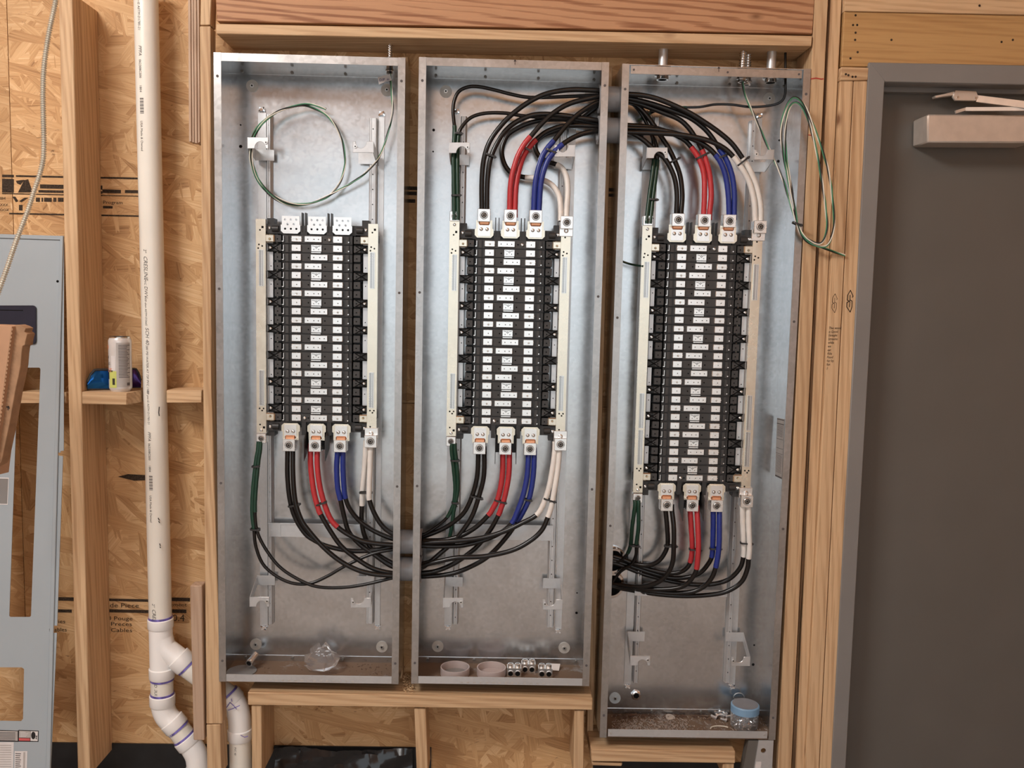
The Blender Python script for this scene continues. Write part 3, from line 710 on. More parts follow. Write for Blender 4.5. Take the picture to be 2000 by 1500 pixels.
def g_tab(wide):
    def f():
        mb = MB()
        B(mb, -13, 13, -6, 4, -9, 9, 0) if not wide else B(mb, -14.5, 15, -4, 4, -8.5, 8.5, 0)
        if not wide:
            hole(mb, 1.5, -1, -6, 2.1); B(mb, -1, 2, -6.3, -5.5, -9.2, -7.5, 1); B(mb, -1, 2, -6.3, -5.5, 7.5, 9.2, 1)
        else:
            mb.cyl((0.001, -0.004, -0.001), (0, -1, 0), 0.003, 0.0012, 10, 0); hole(mb, 1, -1, -5.2, 1.1)
            B(mb, -14.5, 15, -4.8, -4, -0.6, 0.2, 0)
        return mb
    return f
def g_bar():
    mb = MB(); B(mb, -23.5, 23.5, -5, 4, -8, 8, 0)
    for u in (-14.5, 2.5, 15): hole(mb, u, -0.5, -5, 2.0)
    return mb
def g_clip():
    mb = MB(); B(mb, -14, 14, -5, 4, -8.5, 9, 0); B(mb, -13.5, 13, -8, -5, -13, -10.5, 0)
    for u, v, r in ((-7, -3, 2.3), (6.5, -3, 2.3), (0, 5, 2.3)):
        mb.ring((u * mm, -0.005, v * mm), (0, -1, 0), 0.0013, r * mm, 0.0012, 10, 0); hole(mb, u, v, -5, 1.3)
    for a, b in (((-12, 6.5), (-4, 5)), ((-4, 5), (0, 0)), ((0, 0), (4, 5)), ((4, 5), (12, 6.5))):
        mb.bar((a[0] * mm, -0.0052, a[1] * mm), (b[0] * mm, -0.0052, b[1] * mm), 0.0011, 0.0005, 1)
    return mb
def g_brace():
    mb = MB(); B(mb, -17, 17, 8, 40, -10.5, 10.5, 0)
    for a, b in (((-16, -9.5), (16, 9.5)), ((-16, 9.5), (16, -9.5)), ((-17, -10), (17, -10)), ((-17, 10), (17, 10))):
        mb.bar((a[0] * mm, 0.006, a[1] * mm), (b[0] * mm, 0.006, b[1] * mm), 0.0026, 0.006, 1)
    return mb
def g_screw(r=4.2):
    def f():
        mb = MB(); mb.lathe((0, 0, 0), (0, -1, 0), [(r * mm, 0), (r * mm, .0022), (r * .55 * mm, .0035), (r * .5 * mm, .002)], 14)
        return mb
    return f
def g_lug(w, d, ring):
    def f():
        mb = MB(); B(mb, -w / 2, w / 2, 0, d, -w / 2, w / 2, 0)
        mb.ring((0, 0, 0), (0, -1, 0), ring * .88 * mm, ring * mm, 0.0006, 24, 1)
        mb.ring((0, 0, 0), (0, -1, 0), ring * .60 * mm, ring * .86 * mm, 0.0022, 24, 0)
        return mb
    return f
def g_set(ring):
    def f():
        mb = MB(); mb.ring((0, 0, 0), (0, -1, 0), ring * .53 * mm, ring * .60 * mm, .0024, 18, 1); mb.lathe((0, 0, 0), (0, -1, 0), [(ring * .53 * mm, 0), (ring * .53 * mm, .0012), (ring * .36 * mm, .0018), (ring * .33 * mm, .0012)], 16); mb.cyl((0, -.0012, 0), (0, -1, 0), ring * .25 * mm, .0003, 6, 1)
        return mb
    return f
def g_plate(s):
    def f():
        mb = MB(); c = 7
        mb.prism([(x * mm, 0, s * z * mm) for x, z in ((-25, 2), (-22.5, 3), (-22.5, 26), (22.5, 26), (22.5, 3), (25, 2), (26, 0), (26, -15), (26 - c, -22), (-26 + c, -22), (-26, -15), (-26, 0))], (0, .004, 0), 0)
        B(mb, -17, 17, -5, 0, min(-18 * s, 17 * s), max(-18 * s, 17 * s), 1)
        B(mb, -17, 17, -5.6, -5, min(-18 * s, -13 * s), max(-18 * s, -13 * s), 1)
        for u in (-8, 8):
            mb.ring((u * mm, -.005, .001 * s), (0, -1, 0), .0040, .0050, .0003, 14, 2)
            mb.lathe((u * mm, -.005, .001 * s), (0, -1, 0), [(.0040, 0), (.0040, .0016), (.002, .0026)], 12, 3)
        return mb
    return f
def g_busplate():
    mb = MB(); out = [(-24, 24), (25, 24), (25, 0), (27, 0), (27, -17), (19, -24), (-19, -24), (-27, -17), (-27, 0), (-24, 0)]
    hs = [(-15, 14), (1, 14), (16, 14), (-8, 1.5), (9, 1.5), (-15, -11), (1, -11), (16, -11)]
    loops = [[((u + 3 * math.cos(a)) * mm, 0, (v + 3 * math.sin(a)) * mm) for a in [2 * PI * i / 10 for i in range(10)]] for u, v in hs]
    mb.holed([(u * mm, 0, v * mm) for u, v in out], loops, (0, .005, 0))
    return mb
def g_strip(n):
    def f():
        mb = MB(); B(mb, -6.5, 6.5, -2, 2, -n * 3.6, n * 3.6, 0)
        for i in range(n):
            v = (i - (n - 1) / 2) * 7.0
            mb.ring((-.003, -.002, v * mm), (0, -1, 0), .0022, .0030, .0004, 10, 1); mb.ring((-.003, -.002, v * mm), (0, -1, 0), .0008, .0021, .0012, 10, 0); hole(mb, -3, v, -2, .9)
            hole(mb, 3.6, v - 2, -2, 1.1); hole(mb, 3.6, v + 1.5, -2, 0.9)
        return mb
    return f
BMAT = [M['blackp'], M['tin'], M['blackp2'], M['hole']]
asm = []
def assembly(k):
    (tx, ty), (bx, by), n = ANCH[k]
    T, Bt = at(tx, ty, YI), at(bx, by, YI)
    # keep it plumb: same X for both ends
    X = (T.x + Bt.x) / 2; pitch = (T.z - Bt.z) / (n - 1)
    lab = ('black panelboard busbar interior with bare hole-punched plates at its top', 'black panelboard busbar interior with red, blue and white cables at both ends, middle one',
           'longest black panelboard busbar interior, in the right enclosure')[k]
    t = thing('busbar_assembly', (X, 0.12, Bt.z - 0.04), lab, 'panelboard interior', 'busbar interiors of the three enclosures'); asm.append(t)
    def L(u, v, w=0.0, end=None):
        """local mm: u right, v up from the row line of the top row (end None/0) or of the last row (end 1); w = depth behind YI"""
        return V((X + u * mm, YI + w * mm, (Bt.z if end else T.z) + v * mm))
    hgt = T.z - Bt.z
    MB().box(X - .118, X + .118, YI + .040, YI + .046, Bt.z - .03, T.z + .03).build('base_plate', M['blackp'], t)
    for u0, u1 in ((-137, -126), (126, 139)):
        mb = MB().box(X + u0 * mm, X + u1 * mm, YI + .014, YI + .055, Bt.z - .01, T.z + .01)
        for i in range(int(hgt / .05)): mb.cyl((X + (u0 + u1) / 2 * mm, YI + .014, T.z - .025 - i * .0508), (0, -1, 0), .0016, .0004, 8, 1)
        mb.build('mounting_rail', [M['galv_rail'], M['hole']], t)
    row = mesh_once('row_block', g_row, BMAT); tabn = mesh_once('bus_tab', g_tab(False), [M['tin'], M['hole']], 0.0008); tabw = mesh_once('bus_tab_wide', g_tab(True), [M['tin'], M['hole']], 0.0015)
    cbar = mesh_once('center_bar', g_bar, [M['tin'], M['hole']], 0.0006); clip = mesh_once('center_clip', g_clip, [M['tin'], M['hole']], 0); brace = mesh_once('brace', g_brace, [M['blackp'], M['hole']]); scr = mesh_once('screw', g_screw(), [M['zinc']])
    bi = 0
    for i in range(n):
        v = -i * pitch / mm; typ = 'ABC'[i % 3]
        part('row_block', row, L(0, v), t)
        part('bus_tab', tabw if typ == 'A' else tabn, L(-57, v), t)
        part('bus_tab', tabw if typ == 'C' else tabn, L(57.5, v), t)
        if typ == 'A': part('center_bar', cbar, L(-10.5, v), t)
        elif typ == 'C': part('center_bar', cbar, L(6, v), t)
        else: part('center_clip', clip, L(-1.5, v), t)
        if typ == 'B':
            for s in (-1, 1):
                b = part('brace', brace, L(s * 122, v), t)
                if bi % 3 != 1: part('screw', scr, L(s * 131, v - .5, 6), b)
            bi += 1
    for i in (0, n - 1):
        part('screw', scr, L(34 if i == 0 else -34, -i * pitch / mm - 1, -2), t)
    # corner blocks and clips to the bars
    for end, vs in ((0, 1), (1, -1)):
        for s in (-1, 1):
            mb = MB(); p = L(0, 0, 0, end)
            mb.box(p.x + min(s * 84, s * 141) * mm, p.x + max(s * 84, s * 141) * mm, YI + .006, YI + .05, p.z + min(vs * 14, vs * 40) * mm, p.z + max(vs * 14, vs * 40) * mm)
            mb.box(p.x + min(s * 86, s * 90) * mm, p.x + max(s * 86, s * 90) * mm, YI + .003, YI + .01, p.z + min(vs * 12, vs * 42) * mm, p.z + max(vs * 12, vs * 42) * mm)
            mb.cyl((p.x + s * .108, YI + .006, p.z + vs * .027), (s, 0, 0), .009, .018, 12)
            mb.box(p.x + min(s * 122, s * 141) * mm, p.x + max(s * 122, s * 141) * mm, YI + .012, YI + .05, p.z + min(vs * 40, vs * 56) * mm, p.z + max(vs * 40, vs * 56) * mm)
            eb = mb.build('end_block', M['blackp'], t)
            part('screw', scr, L(s * 133, vs * 29, 6, end), eb)
            mb = MB(); q = L(s * 131, 0, 0, end)
            mb.box(q.x - .013, q.x + .013, YI - .003, YI + .03, q.z - .0115, q.z + .0115); mb.cyl((q.x, YI - .003, q.z + vs * -.002), (0, -1, 0), .0026, .0004, 10, 1)
            mb.build('bus_clip', [M['tin_warm'], M['hole']], t, bevel=.003)
        # cross strip that carries the poles
        p = L(0, 0, 0, end)
        MB().box(X - .105, X + .105, YI + .010, YI + .045, p.z + min(vs * 12, vs * 30) * mm, p.z + max(vs * 12, vs * 30) * mm).build('pole_carrier', M['blackp'], t)
    # earth bar on the left, neutral bar on the right
    strip = mesh_once('terminal_strip', g_strip(14), [M['zinc'], M['hole']])
    for nm, u in (('ground_bar', -155.5), ('neutral_bar', 155)):
        top, bot = L(u, 52), L(u, -46, 0, 1)
        if nm == 'neutral_bar': top, bot = L(u, 46), L(u, -33, 0, 1)
        if nm == 'ground_bar' and k > 0: top = L(u, 60)
        mb = MB().box(top.x - .0135, top.x + .0135, YI - .003, YI + .006, bot.z, top.z)
        for end, vs in ((0, 1), (1, -1)):
            for du, dv in ((-2, 22), (-5, -18), (4, -22), (-7, -28)) if vs > 0 else ((2, 18), (-5, 24), (6, 24), (-4, -22)):
                q = L(u + du, dv, 0, end); mb.cyl((q.x, YI - .003, q.z), (0, -1, 0), .0024, .0004, 10, 1)
            q = L(u + (5 if end == 0 else 7), vs * 30, 0, end); mb.box(q.x - .003, q.x + .003, YI - .0034, YI - .0028, q.z - .003, q.z + .003, 1)
            q = L(u + 1, vs * 3 if end == 0 else 4, 0, end); mb.ring((q.x, YI - .003, q.z), (0, -1, 0), .0035, .0045, .0006, 14, 0)
        bar = mb.build(nm, [M['tin_warm'], M['hole']], t, bevel=0.0)
        for zz in (bot.z + .03, top.z - .05): MB().box(top.x - .011, top.x + .011, YI + .006, YI + .05, zz, zz + .02).build('standoff', M['blackp'], bar)
        ns = 2 if k < 2 else 3
        hh = 14 * 7.2 * mm
        tops = [T.z - .032 - hh / 2, Bt.z + .032 + hh / 2]
        if k == 2: tops = [T.z - .040 - hh / 2, Bt.z + .036 + hh / 2, Bt.z + .036 + hh * 1.5 + .004]
        for zz in tops: part('terminal_strip', strip, V((top.x + (.002 if nm == 'ground_bar' else -.001), YI - .005, zz)), bar)
    # lugs
    lugP = mesh_once('lug', g_lug(35, 34, 11.5), [M['tin'], M['ink']], 0.001); lugG = mesh_once('lug_small', g_lug(27, 26, 9), [M['tin'], M['ink']], 0.001)
    setP = mesh_once('set_screw', g_set(11.5), [M['socket'], M['ink']]); setG = mesh_once('set_screw_small', g_set(9), [M['socket'], M['ink']])
    plates = [mesh_once('lug_plate%d' % s, g_plate(s), [M['tin_warm'], M['tin'], M['ink_grey'], M['zinc']]) for s in (1, -1)]; bpl = mesh_once('bus_plate', g_busplate, [M['tin']])
    def lug(u, v, end, big=True, w=-24):
        o = part('lug', lugP if big else lugG, L(u, v, w, end), t)
        part('set_screw', setP if big else setG, L(u, v, w, end), o)
        return o
    for end, vs in ((0, 1), (1, -1)):
        for j, u in enumerate((-73, 0, 70)):
            if k == 0 and end == 0:
                part('bus_plate', bpl, L(u, 38, -4, 0), t); continue
            pl = part('lug_plate', plates[end], L(u, vs * 38, -4, end), t)
            p = L(u, vs * 58, -12, end)
            MB().box(p.x - .015, p.x + .015, p.y, p.y + .012, p.z - .008, p.z + .008).build('copper_strap', M['copper'], pl, bevel=.003)
            lug(u - 1, vs * 76, end)
        if not (k == 0 and end == 0):
            q = L(155, vs * 40, -8, end)
            pt = MB().box(q.x - .019, q.x + .019, q.y, q.y + .014, q.z - .0155, q.z + .0155).build('neutral_plate', M['tin'], t, bevel=.001)
            part('screw', scr, q + V((0, 0, 0)), pt).scale = (1.5, 1, 1.5)
            lug(155, vs * (62 if end == 0 else 61), end, True, -24)
            MB().box(q.x - .015, q.x + .015, q.y + .002, YI + .02, q.z - .014, q.z + .014).build('neutral_post', M['tin_warm'], t)
            lug(-155.5, vs * (73 if end == 0 else 61), end, False, -8)
            part('screw', scr, L(-155.5, vs * 50 if end == 0 else -38, -4, end), t)
        # phase barriers
        if end == 0:
            for u in (-36.5, 35):
                mb = MB()
                for d in (-5, 4.5): mb.box(X + (u + d - 1.2) * mm, X + (u + d + 1.2) * mm, YI - .004, YI + .02, T.z + .02, T.z + .072 )
                mb.box(X + (u - 9) * mm, X + (u + 9) * mm, YI - .002, YI + .03, T.z + .011, T.z + .036)
                mb.build('barrier', M['blackp'], t)
        else:
            mb = MB(); z = Bt.z
            for u in (-30, 29):
                mb.prism([(X + (u) * mm, YI - .034, z - .055), (X + u * mm, YI - .034, z - .118), (X + u * mm, YI + .03, z - .092), (X + u * mm, YI + .03, z - .02)], (.0018, 0, 0))
            mb.box(X - .030, X + .030, YI + .024, YI + .026, z - .095, z - .03)
            for u in (-36.5, 35): mb.box(X + (u - 6) * mm, X + (u + 6) * mm, YI - .002, YI + .03, z - .05, z - .011)
            mb.build('barrier', M['blackp'], t, label='black fin barriers around the lower centre lug')
    return L
LOC = [assembly(k) for k in range(3)]

# ================================================================== CONDUITS BETWEEN THE ENCLOSURES
def nipple(cx, cy, Y, x0, x1, r, label, group):
    c = at(cx, cy, Y)
    t = thing('conduit_nipple', c, label, 'conduit', group)
    MB().ring((x0, c.y, c.z), (1, 0, 0), r - .003, r, x1 - x0, 28).build('tube', M['pvc_grey'], t)
    for xx in (x0 - .012, x1):
        MB().ring((xx, c.y, c.z), (1, 0, 0), r - .004, r + .004, .012, 28).build('bushing', M['pvc_grey'], t)
    return c
def gapx(a, b): return ENC[a]['x'] + EW, ENC[b]['x']
g01, g12 = gapx(0, 1), gapx(1, 2)
NA = [nipple(804, 1058, .075, g01[0] - .006, g01[1] + .008, .0345, 'grey conduit nipple, upper of the two low ones between left and middle enclosures', 'conduit nipples'),
      nipple(803, 1111, .075, g01[0] - .006, g01[1] + .008, .0345, 'grey conduit nipple, lower of the two low ones between left and middle enclosures', 'conduit nipples')]
NB = [nipple(1199, 194, .075, g12[0] - .006, g12[1] + .008, .0345, 'grey conduit nipple, upper of the two high ones between middle and right enclosures', 'conduit nipples'),
      nipple(1198, 255, .075, g12[0] - .006, g12[1] + .008, .0345, 'grey conduit nipple, lower of the two high ones between middle and right enclosures', 'conduit nipples')]
bush = []
for cx, cy, w in ((1194, 1092, 'upper'), (1192, 1140, 'lower')):
    c = at(cx, cy, ED - TH)
    t = thing('conduit_bushing', c, 'chrome conduit bushing in the low left corner of the right enclosure, %s of the two' % w, 'bushing', 'chrome bushings')
    MB().lathe(c, (0.25, -1, 0), [(.031, 0), (.041, 0), (.041, .012), (.037, .018), (.031, .018)], 28, 0, True).build('collar', M['chrome'], t)
    MB().cyl(c + V((0, -.001, 0)), (0, -1, 0), .031, .0006, 24).build('bore', M['hole'], t)
    bush.append(c)

# ================================================================== POWER CABLES
LUGY = 0.054
CABLE_PTS = []                     # (px, py, Y) samples for the ties
TAPE = {'black': None, 'red': M['tape_red'], 'blue': M['tape_blue'], 'white': M['tape_white'], 'green': M['tape_green']}
def side_path(pts, Yend, bulge=0.0, Ystart=LUGY):
    """pixel path from a lug to a conduit; depth eased from the lug to the conduit"""
    n = len(pts); out = []
    L_ = [0.0]
    for a, b in zip(pts, pts[1:]): L_.append(L_[-1] + math.hypot(b[0] - a[0], b[1] - a[1]))
    for i, (x, y) in enumerate(pts):
        t = L_[i] / L_[-1]
        s = t * t * (3 - 2 * t)
        out.append(at(x, y, Ystart + (Yend - Ystart) * s + bulge * math.sin(PI * t)))
    return out
def cable(color, sides, label, group, r=0.0069):
    """sides: list of (pixel path, tape end index, Yend, bulge, Ystart); one or two ends"""
    P = side_path(sides[0][0], sides[0][2], sides[0][3], sides[0][4])
    nA = len(P)
    if len(sides) == 2:
        P = P + side_path(sides[1][0], sides[1][2], sides[1][3], sides[1][4])[::-1]
    sm, par = spline(P, 7)
    for p in sm:
        x, y = to_px(p); CABLE_PTS.append((x, y, p.y))
    t = thing('power_cable', sm[0], label, 'cable', group)
    spans = [(0.0, sides[0][1])]
    if len(sides) == 2: spans.append((len(P) - 1 - sides[1][1], len(P) - 1.0))
    tm = TAPE[color]
    MB().tube(sm, r, 12).build('jacket', M['jacket'], t)
    if tm:
        for a, b in spans:
            seg = [p for p, q in zip(sm, par) if a - 1e-6 <= q <= b + 1e-6]
            k = len(seg); rr = [r + 0.0008 + (0.00025 if (i % 3 == 0) else 0) for i in range(k)]
            MB().tube(seg, rr, 12).build('tape', tm, t, label='%s marking tape' % color)
    return t

# link A : left enclosure (bottom) - middle enclosure (bottom); last point lies in the conduit
XA1, XA2 = 783, 826
A1 = {
 'green0': ([(505, 862), (503.5, 880), (500, 900), (494.5, 951), (492.5, 1000), (496, 1034), (500, 1068), (514.6, 1103), (543, 1127), (574, 1139.5), (607, 1139), (640, 1125), (675, 1105), (723.6, 1083), (763, 1074), (788, 1071)], 5),
 'green1': ([(509, 862), (508, 880), (505, 900), (500, 951), (498, 1000), (503, 1040), (523.4, 1079), (552, 1112), (596, 1138), (629, 1147), (673, 1147), (717, 1140.6), (763, 1129.6), (788, 1124)], 4),
 'black0': ([(562, 866), (561.7, 882.6), (561.7, 932), (567, 979.5), (578, 1014), (596, 1042), (613.6, 1055), (640, 1067), (684, 1075.7), (728, 1074.6), (763, 1068), (788, 1064)], 3),
 'black1': ([(572, 866), (572, 882.6), (572.5, 932), (577, 979.5), (588, 1014), (603, 1036.5), (631, 1068), (662, 1094), (695, 1112), (728, 1121), (763, 1124), (788, 1124)], 3),
 'red0': ([(607, 866), (606.5, 881), (607, 913), (613, 960.5), (621.5, 993), (626, 1004), (644, 1035), (666, 1066), (695, 1090), (728, 1110), (763, 1119), (788, 1120)], 5),
 'red1': ([(619, 866), (619.5, 881), (620, 913), (625, 951), (634, 985), (645, 1012), (659, 1029), (684, 1046), (712.6, 1058), (763, 1064), (788, 1062)], 6),
 'blue0': ([(659, 868), (659.5, 881), (657.6, 913), (659.5, 951), (665, 976), (672, 1008), (681, 1038), (701.6, 1062), (728, 1081), (763, 1105), (788, 1110)], 4),
 'blue1': ([(670.5, 868), (670, 881), (670, 913), (672, 951), (675, 973), (684, 995), (702, 1017), (729, 1036), (763, 1051), (788, 1056)], 4),
 'white0': ([(715, 860), (714.5, 871), (712, 913), (708, 960.5), (707, 987), (706.5, 1017), (712, 1046), (728, 1074.6), (763, 1098), (788, 1104)], 4),
 'white1': ([(724, 860), (724, 871), (722.5, 913), (721, 960), (721.5, 976), (731, 1002), (746, 1026), (766, 1042), (790, 1050)], 4)}
A2 = {
 'green0': ([(882.5, 866), (882, 880), (886, 915), (889, 952), (887, 979), (884, 990), (873.5, 1010), (854.6, 1027), (831.5, 1042), (815, 1048)], 6),
 'green1': ([(888.5, 866), (889, 880), (893, 915), (894.5, 952), (890.5, 979), (886, 1000), (882, 1030), (877, 1052), (863, 1077), (842, 1094), (825, 1100), (812, 1102)], 7),
 'black0': ([(933.5, 872), (934, 886), (932, 930), (922.5, 967.5), (907, 1000), (884, 1021), (859, 1035.6), (827, 1048), (812, 1052)], 3),
 'black1': ([(945.5, 872), (946, 886), (945, 930), (936, 967.5), (922, 1008), (901, 1040), (884, 1060), (863, 1078), (842, 1096), (825, 1108), (812, 1111)], 3),
 'red0': ([(982, 874), (982, 889), (981, 930), (973.5, 970), (962, 994), (954, 1006), (930, 1029), (901, 1046), (867, 1054.5), (825, 1056), (812, 1057)], 5),
 'red1': ([(994, 874), (995, 889), (993.5, 930), (986, 970), (979, 992), (973.5, 1006), (957.5, 1035), (934, 1065), (909, 1086), (884, 1102), (852.5, 1115), (825, 1119), (812, 1119)], 5),
 'blue0': ([(1031.5, 874), (1032, 889), (1029.5, 930), (1021, 970), (1010, 1000), (999.5, 1022), (978.5, 1040), (947, 1054.5), (905, 1065), (863, 1067), (825, 1066), (812, 1065)], 5),
 'blue1': ([(1043, 874), (1043.5, 889), (1041.5, 930), (1034, 972), (1022.6, 998), (1010, 1019), (993, 1044), (968, 1073), (943, 1094), (905, 1113), (873.5, 1122), (825, 1126), (812, 1125)], 5),
 'white0': ([(1084, 862), (1083.5, 880), (1079, 915), (1071.5, 954), (1061, 985), (1047.5, 1006), (1020.5, 1021), (985, 1037.7), (943, 1050), (894.5, 1056), (825, 1060), (812, 1061)], 5),
 'white1': ([(1093, 862), (1092.5, 881), (1089.5, 915), (1083.5, 954), (1077, 988), (1070, 1010), (1058, 1035.6), (1035, 1056.6), (999.5, 1075), (947, 1086.5), (894.5, 1089), (859, 1096), (825, 1104), (812, 1107)], 5)}
# depth in the conduit and bulge for each cable
DEP = {'green0': (.086, -.012), 'green1': (.066, -.006), 'black0': (.088, 0), 'black1': (.058, -.010), 'red0': (.072, -.004), 'red1': (.074, -.002), 'blue0': (.086, .004), 'blue1': (.090, .004), 'white0': (.094, .016), 'white1': (.060, -.004)}
DEP2 = {'green0': (.088, .010), 'green1': (.088, .014), 'black0': (.090, .006), 'black1': (.062, .012), 'red0': (.076, 0), 'red1': (.072, .002), 'blue0': (.060, -.006), 'blue1': (.085, -.002), 'white0': (.052, -.016), 'white1': (.054, -.020)}
WORD = {'0': 'left', '1': 'right'}
def lab(c, s, where):
    kind = {'black': 'plain black cable', 'green': 'thin black cable with green-taped ends', 'red': 'black cable with red-taped ends', 'blue': 'black cable with blue-taped ends', 'white': 'black cable with white-taped ends'}[c]
    return '%s, %s of its pair, %s' % (kind, WORD[s], where)
def partner(key, swapped):
    return key[:-1] + ('1' if key[-1] == '0' else '0') if key[:-1] in swapped else key
for key in A1:
    c, s = key[:-1], key[-1]; k2 = partner(key, ('red', 'blue', 'white'))
    (pa, ia), (pb, ib) = A1[key], A2[k2]
    cable(c, [(pa, ia, DEP[key][0], DEP[key][1], LUGY), (pb, ib, DEP2[k2][0], DEP2[k2][1], LUGY)], lab(c, s, 'below the left busbars'), 'cables between left and middle enclosures', .0069 if c != 'green' else .0048)

# link B : middle enclosure (top) - right enclosure (top)
B1 = {
 'green0': ([(887, 430), (887, 408), (886, 344), (885.5, 300), (888, 256), (886.5, 236), (885, 218), (887, 198), (896, 179), (914, 170), (936, 169.5), (967, 176), (998, 184), (1031, 190), (1070, 190), (1120, 188), (1172, 186), (1190, 186)], 4.5),
 'green1': ([(894, 430), (894.5, 408), (893.5, 344), (893.5, 300), (896, 262.6), (905.6, 243), (923, 228), (950, 221), (987, 221), (1020, 226), (1064, 230), (1108, 233), (1172, 240), (1190, 242)], 4),
 'black0': ([(941, 425), (941, 408), (941, 355), (945, 311), (958, 273.6), (982.6, 240.6), (1009, 216), (1042, 194), (1075, 181), (1119, 175), (1172, 177), (1190, 179)], 3),
 'black1': ([(951, 425), (951, 408), (952, 355), (958, 311), (974, 273.6), (993.6, 249), (1020, 232), (1048.6, 223.5), (1086, 224), (1130, 229.6), (1172, 236), (1190, 240)], 3),
 'red0': ([(995, 425), (995.5, 408), (998, 355), (1009, 311), (1022, 284.6), (1036, 267), (1059.6, 240), (1086, 217), (1119, 200), (1172, 188), (1190, 187)], 5),
 'red1': ([(1006, 425), (1006, 408), (1009, 355), (1020, 311), (1033, 289), (1047, 273), (1068, 257), (1097, 247), (1130, 245), (1172, 247.5), (1190, 249)], 5),
 'blue0': ([(1042, 425), (1042.5, 408), (1046, 355), (1057, 311), (1068, 291), (1081.6, 275), (1103.6, 248), (1125.6, 226), (1152, 208), (1174, 198), (1190, 195)], 5),
 'blue1': ([(1053, 425), (1053, 408), (1057, 355), (1068, 317.6), (1081.6, 298), (1099, 282), (1119, 269), (1143, 260), (1172, 256), (1190, 256)], 5),
 'white0': ([(1095, 432), (1095, 408), (1092, 384), (1081.6, 365), (1064, 353), (1042, 347.5), (1026, 346.5), (1002, 340), (987, 324), (980, 300), (984, 278), (998, 258), (1042, 238), (1100, 233), (1172, 243), (1190, 246)], 6),
 'white1': ([(1106, 432), (1107, 408), (1109, 370), (1106, 345), (1098, 329), (1087, 321.5), (1070.6, 316), (1055, 307), (1046, 291), (1048, 276), (1064, 263), (1097, 252), (1135, 232), (1168, 208), (1190, 200)], 5)}
B2 = {
 'green0': ([(1263, 437), (1263.5, 425), (1268.5, 380), (1274, 342), (1277, 312), (1278, 292), (1274, 268), (1262.5, 240), (1247, 215), (1230, 199), (1212, 196)], 4),
 'green1': ([(1269.5, 437), (1271, 425), (1276, 380), (1281, 342), (1284, 312), (1283, 288), (1274, 266), (1258, 252), (1232, 248), (1212, 248)], 4),
 'black0': ([(1320.5, 430), (1321, 415), (1322, 380), (1318, 350), (1308, 325), (1296, 307), (1284, 298), (1272, 287), (1256, 273), (1240, 263), (1227, 259), (1212, 258)], 3),
 'black1': ([(1330, 430), (1330.5, 415), (1332.5, 380), (1328, 342), (1316, 310), (1305, 288), (1294, 271), (1268, 232), (1247, 209), (1230, 200), (1212, 197)], 3),
 'red0': ([(1374, 430), (1374.5, 415), (1376, 380), (1375, 342), (1366, 312), (1350, 287.5), (1333, 271), (1300, 256), (1267.5, 248), (1227, 245), (1212, 244)], 5),
 'red1': ([(1385.5, 430), (1386, 415), (1389, 380), (1386, 342), (1379, 314), (1371, 293), (1361, 274), (1345, 250), (1325, 232.5), (1292.5, 219), (1255, 205), (1227, 197.5), (1212, 194)], 5),
 'blue0': ([(1424, 430), (1424, 415), (1422.5, 380), (1417.5, 345), (1408, 318), (1397, 302), (1380, 286), (1355, 272.5), (1320, 260.5), (1280, 253), (1227, 250.5), (1212, 250)], 5),
 'blue1': ([(1434, 430), (1434, 415), (1434, 375), (1429, 340), (1418, 311), (1405, 291), (1388, 265), (1370, 246), (1342.5, 227.5), (1292.5, 209), (1255, 198), (1227, 192), (1212, 190)], 5),
 'white0': ([(1475.5, 442), (1475, 425), (1472.5, 390), (1463, 355), (1448, 327.5), (1432, 306), (1412, 288), (1380, 273.5), (1330, 263.5), (1280, 260), (1227, 258), (1212, 256)], 5),
 'white1': ([(1485, 442), (1486, 427.5), (1485, 400), (1478, 365), (1465, 333), (1450.5, 309), (1430, 281), (1405, 259), (1375, 238), (1340, 217), (1292.5, 196), (1260, 187), (1227, 184), (1212, 184)], 5)}
DEPB = {'green0': (.090, .010), 'green1': (.094, .012), 'black0': (.056, -.008), 'black1': (.074, -.004), 'red0': (.062, -.006), 'red1': (.082, .000), 'blue0': (.070, -.008), 'blue1': (.066, -.012), 'white0': (.088, .034), 'white1': (.096, .030)}
DEPB2 = {'green0': (.092, .010), 'green1': (.090, .012), 'black0': (.062, -.002), 'black1': (.086, .006), 'red0': (.084, .000), 'red1': (.076, .004), 'blue0': (.072, -.006), 'blue1': (.066, .000), 'white0': (.056, -.014), 'white1': (.054, -.012)}
for key in B1:
    c, s = key[:-1], key[-1]; k2 = partner(key, ('black', 'red', 'blue'))
    (pa, ia), (pb, ib) = B1[key], B2[k2]
    cable(c, [(pa, ia, DEPB[key][0], DEPB[key][1], LUGY), (pb, ib, DEPB2[k2][0], DEPB2[k2][1], LUGY)], lab(c, s, 'above the middle busbars'), 'cables between middle and right enclosures', .0069 if c != 'green' else .0050)

